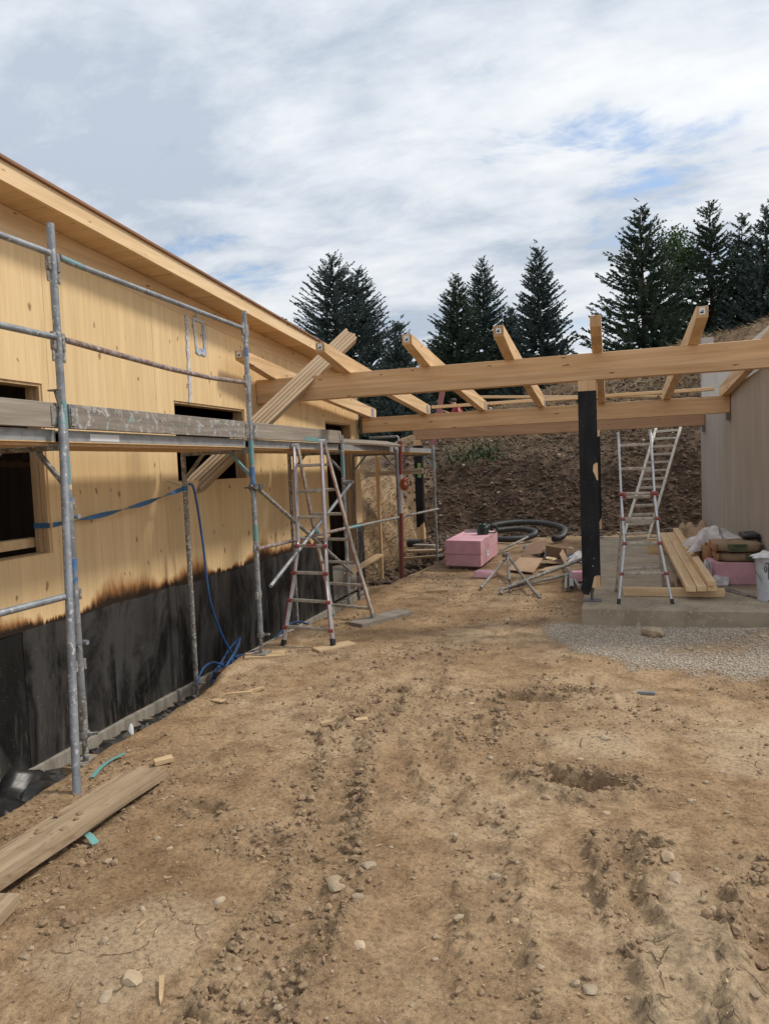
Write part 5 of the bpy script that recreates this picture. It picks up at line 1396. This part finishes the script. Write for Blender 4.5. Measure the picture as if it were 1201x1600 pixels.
# wood offcuts on the track
for (x, y, a, l, w_, h_, lab) in ((-1.69, 4.74, .3, .085, .05, .030, 'single pale wood block lying on the middle of the track'), (-2.84, 5.12, .4, .20, .035, .028, 'longest of the pale wood bits near the blue hose'), (-2.74, 5.22, .9, .13, .03, .025, 'pale wood bit to the right of the longest one near the blue hose'), (-2.92, 4.93, -.3, .12, .06, .012, 'thin flat wood bit lying nearest the camera among the bits by the hose'), (-1.83, 4.43, .8, .075, .035, .02, 'small wood chip on the left edge of the tyre rut'), (-2.63, 3.77, .8, .11, .055, .03, 'wedge of wood just beyond the end of the long split plank'), (-2.3, 9.75, .2, .30, .04, .03, 'reddish stick lying on the track short of the pink block'), (-2.55, 9.3, .7, .2, .03, .02, 'thin pale stick on the track left of the reddish stick'), (.22, 5.62, -.1, .12, .035, .02, 'grey plastic stick on the dirt in front of the gravel')):
    z0 = GZ(x, y)
    c_, s_ = math.cos(a), math.sin(a)
    tag(framed('wood_offcut' if 'plastic' not in lab else 'plastic_stick', (x - c_ * l / 2, y - s_ * l / 2, z0 + h_ / 2), (x + c_ * l / 2, y + s_ * l / 2, z0 + h_ / 2 + .006), w_, h_, W_off if 'plastic' not in lab else PIPEG, bev=.002), lab, 'wood scrap' if 'plastic' not in lab else 'stick')
sl = MB(); zz0 = GZ(-1.50, 2.06)
sl.prism([(-1.535, 2.10, zz0 + .012), (-1.515, 2.105, zz0 + .016), (-1.465, 2.02, zz0 + .014), (-1.452, 1.985, zz0 + .008), (-1.475, 2.01, zz0 + .010)], (0, 0, .004))
solo('wood_splinter', sl, W_off, 'pale wood splinter lying alone near the bottom edge', 'wood scrap', smooth=0)
# black film and torn membrane along the wall foot
def crumple(c, size, seed, m, name, lab, cat, amp=.35, n=22, kind=None):
    rr = np.random.default_rng(seed); ph = rr.uniform(0, 6.28, 12)
    def f(u, v):
        a, b = u - .5, v - .5
        w = sum(math.sin((3 + k * 2.1) * (a * math.cos(ph[k]) + b * math.sin(ph[k])) * 2 + ph[k + 4]) / (1 + k * .6) for k in range(6)) * .25
        fall = max(0, 1 - (2 * abs(a)) ** 4) * max(0, 1 - (2 * abs(b)) ** 4)
        edge = 1 + .18 * math.sin(7 * math.atan2(b, a) + ph[1]) + .10 * math.sin(13 * math.atan2(b, a) + ph[2])
        return (c[0] + a * size[0] * edge, c[1] + b * size[1] * edge, c[2] + size[2] * (fall * .6 + w * amp * (0.35 + fall)) + .01)
    q = MB().grid(f, n, n)
    bot = MB().grid(lambda u, v: (f(u, v)[0], f(u, v)[1], f(u, v)[2] - .004), n, n)
    o = len(q.v); q.v += bot.v; q.f += [tuple(reversed([i + o for i in fa])) for fa in bot.f]
    return solo(name, q, m, lab, cat, smooth=60)
crumple((-3.66, 3.50, -.40), (.80, .95, .40), 2, FILM, 'plastic_sheet', 'crumpled black plastic sheet in the trench by the left edge', 'plastic sheet', .55, 30)
def torn_strip(y0, y1, x, lab, seed):
    rr = random.Random(seed); q = MB(); n = 34
    pr = []
    for i in range(n + 1):
        t = i / n; yv = y0 + (y1 - y0) * t; xx = x + rr.uniform(-.035, .035); w = rr.uniform(.04, .13)
        z = max(GZ(xx, yv), -.47) + .02
        pr.append([(xx - w, yv, z + rr.uniform(.0, .05)), (xx, yv + rr.uniform(-.02, .02), z + rr.uniform(.03, .075)), (xx + w, yv, z + rr.uniform(0, .03))])
    for a, b in zip(pr[:-1], pr[1:]):
        for k in range(2):
            q.prism([a[k], a[k + 1], b[k + 1], b[k]], (0, 0, -.004))
    return solo('torn_membrane', q, FILMG, lab, 'membrane strip', smooth=0)
torn_strip(3.9, 5.2, -3.93, 'torn grey membrane strip in the trench beside the nearest scaffold upright', 1)
torn_strip(5.25, 6.2, -3.90, 'torn dark membrane strip in the trench between the first two scaffold uprights', 2)
torn_strip(7.6, 10.4, -3.85, 'torn membrane and rubble strip in the trench behind the stepladder', 3)
cup = MB(); zc_ = GZ(-3.86, 5.2)
cup.tube([(-3.93, 5.19, -.42), (-3.93, 5.20, -.36), (-3.93, 5.21, -.335)], [.032, .024, .006], 9)
solo('paper_scrap', cup, PAPER, 'white pointed paper scrap standing at the foot of the black wall', 'paper')
tag(framed('wood_board', (-3.95, 10.70, .10), (-3.75, 11.85, .27), .14, .03, W_lum), 'pale board lying slanted in front of the house door opening', 'board')
bk = MB(); zb_ = GZ(-3.72, 6.30)
bk.box(-3.80, -3.70, 6.40, 6.62, zb_, zb_ + .12); solo('brick_block', bk, gmat('dull_red_brick', (.16, .08, .06), .9), 'dull reddish block beside the blue hose coil', 'block', bev=.006)

# ------------------------------------------------------------------ pink foam, saw, hose coil, cardboard, tubes
PB_ = thing('foam_block', (-2.3, 12.9, 0.05), 'large pink foam block standing on the track with a chainsaw on top', 'foam block')
f0, f1, f2 = Vector((-2.655, 11.95, 0)), Vector((-2.035, 11.80, 0)), Vector((-2.02, 13.55, 0))
f3 = f0 + (f2 - f1)
gz_ = .065
for a, b, dx in ((gz_, .262, 0.0), (.264, .492, .006)):
    q = MB(); o = Vector((dx, -dx, 0))
    q.hexa([f0 + o + Vector((0, 0, a)), f1 + o + Vector((0, 0, a)), f2 + o + Vector((0, 0, a)), f3 + o + Vector((0, 0, a)), f0 + o + Vector((0, 0, b)), f1 + o + Vector((0, 0, b)), f2 + o + Vector((0, 0, b)), f3 + o + Vector((0, 0, b))])
    part('foam_board', q, PINK, PB_, bev=.006)
part('timber_bearer', MB().box(-2.55, -2.10, 12.0, 12.1, -.03, .064).box(-2.55, -2.10, 13.2, 13.3, -.03, .064), W_old, PB_)
lx = -2.020
lab_ = part('print_patch', MB().bar((-2.0265 + .001, 12.35, .29), (-2.0245 + .001, 12.62, .29), .0016, .26), PAPER, PB_)
ip = MB()
for k in range(4): ip.box(-2.0235, -2.0225, 12.50, 12.56, .20 + k * .045, .225 + k * .045)
part('print_marks', ip, INK, PB_)
solo('foam_offcut', MB().prism([(-2.03, 11.02, .012), (-1.74, 10.98, .012), (-1.70, 11.20, .012), (-2.0, 11.30, .012)], (0.0, .03, .085)), PINK, 'small pink foam offcut lying in front of the big pink block', 'foam block', bev=.006)
solo('foam_offcut', MB().prism([(-.56, 10.6, .03), (-.38, 10.62, .03), (-.40, 10.8, .03), (-.55, 10.78, .03)], (0.0, .02, .13)), PINK, 'pink foam scrap partly hidden behind the black front post', 'foam block', bev=.006)
CH = thing('chainsaw', (-2.2, 12.9, .492), 'dark green chainsaw resting on the pink foam block', 'chainsaw')
cq = Vector((-2.17, 12.85, .492))
bd = MB(); bd.box(cq.x - .09, cq.x + .10, cq.y - .06, cq.y + .10, cq.z + .004, cq.z + .14); bd.box(cq.x - .07, cq.x + .06, cq.y - .05, cq.y + .09, cq.z + .142, cq.z + .19)
part('motor_housing', bd, SAWG, CH, bev=.015)
part('front_handle', MB().tube(smooth_path([(cq.x + .02, cq.y - .08, cq.z + .03), (cq.x + .02, cq.y - .09, cq.z + .22), (cq.x + .10, cq.y - .07, cq.z + .26), (cq.x + .16, cq.y - .02, cq.z + .20), (cq.x + .15, cq.y + .06, cq.z + .06)]), .013, 9), BLACKR, CH)
part('rear_handle', MB().tube(smooth_path([(cq.x + .10, cq.y + .02, cq.z + .13), (cq.x + .22, cq.y + .02, cq.z + .16), (cq.x + .26, cq.y + .02, cq.z + .08), (cq.x + .20, cq.y + .02, cq.z + .03), (cq.x + .10, cq.y + .02, cq.z + .03)]), .014, 9), SAWG, CH)
part('guide_bar', MB().bar((cq.x - .09, cq.y + .05, cq.z + .06), (cq.x - .34, cq.y + .08, cq.z + .055), .006, .06), ALU, CH)
part('starter_cover', MB().tube([(cq.x + .0, cq.y - .062, cq.z + .08), (cq.x + .0, cq.y - .072, cq.z + .08)], .05, 14), BLACKR, CH)

DP = thing('drain_pipe_coil', (-1.8, 16.5, .0), 'big loop of black corrugated drain pipe on the ground at the foot of the embankment', 'pipe')
pp = smooth_path([(-1.16, 15.7, .10), (-1.00, 16.1, .12), (-1.02, 16.8, .22), (-1.5, 17.35, .30), (-2.2, 17.4, .32), (-2.75, 17.0, .26), (-2.86, 16.4, .16), (-2.5, 15.95, .10), (-2.0, 15.75, .10), (-1.65, 15.95, .14), (-1.62, 16.35, .20), (-2.0, 16.6, .24), (-2.45, 16.5, .22)], 30)
rr_ = [.066 if i % 2 else .060 for i in range(len(pp))]
part('corrugated_tube', MB().tube(pp, rr_, 14), PIPE, DP, smooth=25)
d_ = (pp[0] - pp[1]).normalized()
part('mouth_shade_disc', MB().tube([pp[0] + d_ * .001, pp[0] + d_ * .004], .052, 16), BLACKR, DP)  # flat black disc on the capped end stands in for the shaded hollow

CB = thing('cardboard_box', (-1.2, 12.0, .02), 'torn open cardboard box lying on the ground among steel tubes', 'cardboard box')
def sheet(pts, m, nm, th=(0, 0, .006)): part(nm, MB().prism(pts, th), m, CB, smooth=0)
sheet([(-1.60, 11.72, .03), (-1.16, 11.42, .03), (-1.07, 12.05, .17), (-1.46, 12.28, .16)], CARD, 'flap')
sheet([(-1.46, 12.30, .165), (-1.07, 12.07, .175), (-1.12, 12.75, .06), (-1.45, 12.85, .05)], CARDI, 'inside_panel')
sheet([(-1.45, 12.3, .17), (-1.42, 12.85, .28), (-1.15, 13.0, .36), (-1.12, 12.5, .20)], CARDI, 'inside_panel')
sheet([(-1.05, 12.05, .17), (-.76, 12.15, .05), (-.74, 12.7, .06), (-1.08, 12.7, .07)], CARDI, 'bottom_panel')
sheet([(-1.10, 11.55, .03), (-.86, 11.65, .04), (-.74, 12.10, .13), (-.80, 12.12, .05), (-1.02, 12.0, .03)], CARD, 'flap')
sheet([(-.74, 12.15, .07), (-.72, 12.7, .08), (-.80, 12.72, .24), (-.82, 12.2, .22)], CARD, 'side_panel', (.006, 0, 0))
sheet([(-1.08, 12.72, .08), (-.74, 12.72, .08), (-.74, 12.74, .24), (-1.08, 12.74, .30)], CARDI, 'side_panel', (0, .006, 0))
solo('paper_sheet', MB().prism([(-1.05, 12.1, .14), (-.86, 12.2, .12), (-.88, 12.45, .12), (-1.04, 12.42, .15)], (0, 0, .004)), YEL, 'pale paper inside the torn cardboard box', 'paper')
TUB = [((-1.73, 9.95, .04), (-1.64, 12.0, .20), 'bent tube farthest left in front of the cardboard box'), ((-1.42, 9.72, .06), (-.36, 11.5, .26), 'longest tube, laid across the others towards the black front post'), ((-1.56, 11.65, .24), (-.96, 9.55, .05), 'tube crossing under the longest one, its hooked end nearest the camera'), ((-1.60, 11.75, .26), (-1.42, 10.55, .05), 'short upright tilted tube leaning at the left of the cardboard box'), ((-1.33, 9.95, .045), (-.62, 11.0, .07), 'tube lying flat beneath the longest one'), ((-.60, 9.92, .04), (-.66, 11.2, .05), 'left of the short tubes lying beside the slab corner'), ((-.52, 9.95, .05), (-.60, 11.25, .05), 'middle open ended tube beside the slab corner'), ((-.42, 9.98, .05), (-.82, 12.7, .07), 'thin tube running back from the slab corner towards the dark sheet'), ((-2.02, 13.9, .08), (-1.66, 15.4, .18), 'pale tube lying behind the pink block')]
for i, (a, b, lab) in enumerate(TUB):
    q = MB(); r_ = .026 if i in (1, 6) else .021
    a_, b_ = Vector(a), Vector(b)
    if i == 6:
        q.tube([a_, b_], .034, 14, True)
    else:
        pts = [a_, a_.lerp(b_, .5), b_]
        if i in (1, 2, 4): 
            e_ = b_ if i == 2 else a_; o_ = (b_ - a_).normalized() * (1 if i == 2 else -1)
            hook = [e_ + o_ * .05 + Vector((.03, 0, -.02)), e_ + o_ * .07 + Vector((.05, -.05, -.04))]
            pts = pts + hook if i == 2 else list(reversed(hook)) + pts
        q.tube(pts, r_, 10)
    tb = solo('steel_tube', q, GALV_D if i != 6 else PIPEG, lab, 'tube', 'steel tubes strewn beside the slab')
    if i == 6:
        dd = (a_ - b_).normalized()
        part('tube_shade_disc', MB().tube([a_ + dd * .001, a_ + dd * .003], .028, 14), BLACKR, tb)  # black disc in place of the shade inside the closed tube
solo('coupler_clamp', MB().tube([(-1.66, 11.72, .27), (-1.56, 11.66, .28)], .04, 10).box(-1.62, -1.54, 11.64, 11.74, .20, .27), RUST, 'rusty clamp on top of the tilted tubes left of the cardboard box', 'clamp', bev=.004)
ds = MB().grid(lambda u, v: (-1.16 + .66 * u, 13.15 + .75 * v - .15 * u, .035 + .045 * math.sin(u * 5 + v * 2) + .03 * v), 14, 8)
o = len(ds.v); ds.v += [(p[0], p[1], p[2] - .006) for p in ds.v]; ds.f += [tuple(reversed([i + o for i in f_])) for f_ in ds.f]
solo('dark_sheet', ds, FILM, 'dark rippled sheet lying left of the black front post', 'sheet', smooth=60)
gp = solo('drain_tube', MB().tube([(-1.62, 14.55, .06), (-1.20, 13.45, .06)], .055, 14), PIPEG, 'short grey plastic pipe with a dark open end behind the cardboard box', 'pipe')
part('pipe_shade_disc', MB().tube([(-1.1995, 13.449, .06), (-1.1985, 13.446, .06)], .047, 14), BLACKR, gp)  # pipe end is closed; black disc imitates its unlit inside
crumple((-.52, 12.9, .02), (.36, .5, .16), 8, RAG, 'white_bag', 'crumpled white bag on the ground left of the black front post', 'bag', .6, 16)
# boards stacked by the far post
for (a, b, w_, m_, lab) in (((-4.05, 14.35, -.13), (-3.24, 14.22, -.05), .22, W_old, 'lowest plank of the pile under the far black post'), ((-4.0, 14.55, .00), (-3.30, 14.40, .03), .22, W_old, 'second plank of the pile under the far black post'), ((-3.95, 14.9, .085), (-3.45, 14.72, .085), .18, W_toe, 'topmost grey plank of the pile under the far black post')):
    tag(framed('pile_plank', a, b, w_, .045, m_), lab, 'plank', 'planks under the far post')
solo('dark_pipe', MB().tube([(-4.28, 15.6, .05), (-3.95, 15.5, .06)], .09, 12), PIPE, 'dark pipe stub lying behind the far plank pile', 'pipe')

# ------------------------------------------------------------------ goods on the slab
tag(framed('lumber_bearer', (.11, 8.72, .228), (1.165, 8.70, .228), .095, .092, W_lum), 'bearer beam lying across the slab under the front of the lumber stack', 'lumber')
tag(framed('lumber_bearer', (.55, 12.6, .30), (1.35, 12.6, .30), .10, .24, W_lum), 'rear bearer block holding up the back end of the lumber stack', 'lumber')
LB = [((.800, 8.44, .305), (.800, 12.95, .452), .105, .058, 'left board of the lumber stack, its end jutting nearest the ladder'),
      ((.912, 8.47, .305), (.905, 12.95, .452), .100, .058, 'middle board of the bottom layer of the lumber stack'),
      ((1.018, 8.50, .305), (1.010, 12.95, .452), .100, .058, 'right board of the bottom layer of the lumber stack'),
      ((1.008, 8.46, .366), (1.015, 13.05, .514), .085, .056, 'single board on top of the lumber stack at its right side')]
for a, b, w_, h_, lab in LB: tag(framed('lumber_board', a, b, w_, h_, W_lum), lab, 'lumber', 'boards of the lumber stack')
FP = thing('foam_pile', (1.4, 10.2, SLAB_Z), 'pink foam boards on the slab carrying paper bags', 'foam block')
part('foam_board', MB().prism([(1.185, 9.50, SLAB_Z), (1.68, 9.50, SLAB_Z), (1.68, 10.9, SLAB_Z), (1.15, 10.9, SLAB_Z), (1.11, 10.05, SLAB_Z)], (0, 0, .27)), PINK, FP, bev=.008)
def bag(name, c, sx, sy, sz, lab, cat, seed, m=BAG, grp=None):
    rr = np.random.default_rng(seed); ph = rr.uniform(0, 6.28, 8)
    q = MB(); nu, nv = 22, 14
    def f(u, v):
        a = 2 * math.pi * u; ph_ = math.pi * (v - .5)
        se = lambda w_, e_: math.copysign(abs(w_) ** e_, w_)
        k = 1 + .03 * math.sin(5 * a + ph[0]) + .02 * math.sin(9 * a + 3 * v + ph[1])
        x = sx / 2 * se(math.cos(ph_), .35) * se(math.cos(a), .38) * k; y = sy / 2 * se(math.cos(ph_), .35) * se(math.sin(a), .38) * k
        z = sz / 2 * se(math.sin(ph_), .6) * (1 + .10 * math.sin(3 * a + ph[2]))
        return (c[0] + x, c[1] + y, c[2] + sz / 2 + z)
    q.grid(f, nu, nv)
    return solo(name, q, m, lab, cat, grp, base=(c[0], c[1], c[2]), smooth=50)
bg_ = bag('paper_bag', (1.455, 9.80, .450), .50, .60, .115, 'lower brown paper bag of cement lying on the pink foam', 'bag', 1, BAG, 'cement bags')
part('bag_end', MB().box(1.195, 1.225, 9.52, 10.08, .465, .55), BAGT, bg_, bev=.012)
part('label_panel', MB().box(1.50, 1.675, 9.489, 9.492, .475, .545), BAGG, bg_)
letters('4052', .040, INK, bg_, (1.56, 9.487, .492), (1, 0, 0), (0, 0, 1), 'bag_lettering')
bg2_ = bag('paper_bag', (1.445, 9.79, .562), .52, .60, .125, 'upper brown paper bag of cement lying on the lower one', 'bag', 2, BAG, 'cement bags')
part('bag_end', MB().box(1.165, 1.205, 9.51, 10.05, .575, .675), BAGT, bg2_, bev=.014)
part('label_panel', MB().box(1.31, 1.52, 9.477, 9.481, .580, .670), BAGG, bg2_)
letters('4052', .052, INK, bg2_, (1.385, 9.4755, .603), (1, 0, 0), (0, 0, 1), 'bag_lettering')
part('label_stripe', MB().box(1.37, 1.50, 9.4745, 9.4765, .640, .652), GREENST if False else INK, bg2_)
bag('paper_bag', (1.16, 10.2, .30), .12, .5, .30, 'orange brown paper bag squeezed against the left side of the foam', 'bag', 5, BAGT, 'cement bags')
bag('dark_package', (1.625, 9.98, .688), .20, .42, .075, 'black wrapped package lying on the right end of the bags', 'package', 3, FILM)
crumple((1.30, 10.55, .50), (.62, .8, .34), 12, CLEAR, 'plastic_wrap', 'milky plastic wrapping heaped behind the cement bags', 'plastic', .45, 26)
crumple((1.10, 9.85, .20), (.24, .55, .22), 13, RAG, 'white_bag', 'crumpled white plastic lying between the lumber and the pink foam', 'bag', .7, 18)
solo('sugar_pouch', MB().prism([(1.12, 9.42, .18), (1.30, 9.38, .18), (1.315, 9.40, .27), (1.15, 9.46, .30)], (0.02, .12, -.0)), RAG, 'small white printed pouch on the slab behind the lumber ends', 'pouch', bev=.015)
solo('yellow_block', MB().box(1.02, 1.09, 10.3, 10.45, .40, .52), YEL, 'pale yellow foam piece beside the lumber stack', 'block', bev=.01)
crumple((.72, 9.5, .18), (.22, .45, .12), 15, BAG, 'brown_bag', 'crushed brown bag on the slab under the lumber stack', 'bag', .7, 14)
crumple((1.44, 14.75, .17), (.46, .75, .40), 31, CARD, 'rubbish_bag', 'brownish rubbish bag heaped in the far corner against the pale wall', 'bag', .7, 18)
solo('iron_bar', MB().tube([(1.16, 9.30, .20), (1.62, 8.30, .195)], .014, 8).tube([(1.14, 9.24, .192), (1.40, 8.72, .19)], .010, 8), RUST, 'rusty bar lying on the slab in front of the pink foam', 'bar')
BU = thing('bucket', (1.585, 8.55, SLAB_Z), 'white plastic bucket with black print at the right edge of the slab', 'bucket')
bq = MB(); bc = Vector((1.585, 8.55, 0))
bq.tube([bc + Vector((0, 0, .182)), bc + Vector((0, 0, .40)), bc + Vector((0, 0, .64))], [.122, .130, .138], 32)
part('body', bq, BUCKET, BU)
part('rim', MB().tube([bc + Vector((0, 0, .600)), bc + Vector((0, 0, .612)), bc + Vector((0, 0, .640)), bc + Vector((0, 0, .648))], [.139, .1435, .1435, .139], 32), BUCKET, BU)
part('handle', MB().tube([(bc.x - .146, bc.y - .01, .60), (bc.x - .150, bc.y - .05, .50), (bc.x - .10, bc.y - .125, .40)], .004, 6), STEEL, BU)
def on_bucket(a, z):
    r = .130 + (.138 - .130) * (z - .40) / .24 + .0015
    return (bc.x + r * math.sin(a), bc.y - r * math.cos(a), z)
pm = MB()
def stroke(pts): pm.tube([on_bucket(a, z) for a, z in pts], .0045, 6)
a0 = -.28
stroke([(a0, .585), (a0, .42)])
stroke([(a0 - .22, .575), (a0 - .1, .59), (a0 + .2, .585), (a0 + .36, .565), (a0 + .40, .54), (a0 + .3, .515), (a0 - .05, .505)])
stroke([(a0 - .22, .50), (a0 - .30, .53), (a0 - .2, .56), (a0 - .1, .53), (a0 - .18, .49)])
stroke([(a0 + .36, .50), (a0 + .42, .48), (a0 + .55, .50), (a0 + .58, .54), (a0 + .50, .56)])
part('emblem', pm, INK, BU)
crumple((1.575, 8.50, .642), (.30, .26, .07), 19, RAG, 'white_rag', 'white rag lying over the rim of the bucket', 'rag', .6, 14)

# ------------------------------------------------------------------ worker on the embankment
PX, PYW = -4.40, 22.6
PZ = GZ(PX, PYW) - 0.02
PE = thing('person', (PX, PYW, PZ), 'person in a red shirt crouching on the embankment, seen between the carport beams', 'person')
def skinned(name, verts, edges, rad, mat, parent, rootv=0):
    me = bpy.data.meshes.new(name); me.from_pydata(verts, edges, [])
    ob = bpy.data.objects.new(name, me); COL.objects.link(ob); ob.parent = parent
    md = ob.modifiers.new('skin', 'SKIN'); md.use_smooth_shade = True
    lay = me.skin_vertices[0].data if me.skin_vertices else None
    if lay is None:
        bm = bmesh.new(); bm.from_mesh(me); bm.verts.layers.skin.verify(); bm.to_mesh(me); bm.free(); lay = me.skin_vertices[0].data
    for i, r in enumerate(rad): lay[i].radius = (r, r)
    lay[rootv].use_root = True
    sb = ob.modifiers.new('sub', 'SUBSURF'); sb.levels = 2; sb.render_levels = 2
    me.materials.append(mat)
    return ob
# crouching, facing left (-X), arms reaching forward to a tool
V = [(0.05, 0, .32), (0.0, 0, .52), (-.10, 0, .76), (-.15, 0, .84), (-.20, 0, .97), (-.21, 0, 1.04),
     (0.02, -.11, .30), (-.33, -.14, .42), (-.14, -.13, .08), (-.30, -.14, .03),
     (0.02, .11, .30), (-.33, .14, .42), (-.14, .13, .08), (-.30, .14, .03),
     (-.09, -.19, .74), (-.22, -.24, .52), (-.46, -.16, .56), (-.54, -.12, .58),
     (-.09, .19, .74), (-.20, .26, .54), (-.44, .14, .66), (-.52, .10, .70)]
E_ = [(0, 1), (1, 2), (2, 3), (3, 4), (4, 5), (0, 6), (6, 7), (7, 8), (8, 9), (0, 10), (10, 11), (11, 12), (12, 13), (2, 14), (14, 15), (15, 16), (16, 17), (2, 18), (18, 19), (19, 20), (20, 21)]
Rr = [.14, .14, .135, .055, .095, .07, .10, .065, .05, .035, .10, .065, .05, .035, .06, .048, .034, .028, .06, .048, .034, .028]
skinned('body', V, E_, Rr, SKIN, PE)
Vs = [V[0], V[1], V[2], V[14], V[15], V[18], V[19], (-.125, 0, .79)]
skinned('shirt', Vs, [(0, 1), (1, 2), (2, 3), (3, 4), (2, 5), (5, 6), (2, 7)], [.150, .158, .155, .078, .064, .078, .064, .085], SHIRT, PE, 1)
Vt = [V[0], V[6], V[7], V[8], V[10], V[11], V[12]]
skinned('trousers', Vt, [(0, 1), (1, 2), (2, 3), (0, 4), (4, 5), (5, 6)], [.158, .115, .082, .066, .115, .082, .066], TROUS, PE)
hm = MB().ico((-.185, 0, 1.005), .108, .05, 2, (1, .95, .85), seed=5); ho = make('hair', hm, HAIR, (0, 0, 0)); ho.parent = PE
fc = MB().ico((-.305, 0, .965), .018, .05, 1, (1, .8, 1.2), seed=3); fo = make('nose', fc, SKIN, (0, 0, 0)); fo.parent = PE
ey = MB().ico((-.292, -.035, .99), .010, .02, 1, seed=2).ico((-.292, .035, .99), .010, .02, 1, seed=2); eo = make('eyes', ey, INK, (0, 0, 0)); eo.parent = PE
for sgn in (-1, 1):
    hx = (-.54, -.12 * 1, .58) if sgn < 0 else (-.52, .10, .70)
    fm = MB()
    for k in range(4): fm.tube([(hx[0], hx[1] - .03 + .02 * k, hx[2]), (hx[0] - .05, hx[1] - .03 + .02 * k, hx[2] + .01), (hx[0] - .075, hx[1] - .03 + .02 * k, hx[2] - .02)], [.010, .009, .007], 6)
    fm.tube([(hx[0] + .01, hx[1] - .035, hx[2] + .01), (hx[0] - .03, hx[1] - .05, hx[2] + .035)], [.010, .008], 6)
    fo = make('fingers', fm, SKIN, (0, 0, 0)); fo.parent = PE
TL = thing('power_tool', (PX - .66, PYW, PZ + .5), 'red power tool held by the crouching worker', 'tool')
tb_ = Vector((PX - .62, PYW, PZ))
part('motor_body', MB().tube([tb_ + Vector((0, -.12, .64)), tb_ + Vector((0, .12, .66))], [.085, .075], 12), RED, TL)
part('grip', MB().tube([tb_ + Vector((.0, -.05, .60)), tb_ + Vector((.02, -.06, .44))], .03, 9), BLACKR, TL)
part('blade_guard', MB().tube([tb_ + Vector((-.10, .0, .56)), tb_ + Vector((-.10, .03, .56))], .13, 16), RED, TL)
tag(framed('leaning_board', (-5.10, 21.8, GZ(-5.1, 21.8)), (-4.70, 21.6, 3.95), .16, .03, PINKD, up=(0, 1, 0)), 'reddish brown board standing slanted left of the crouching worker', 'board')
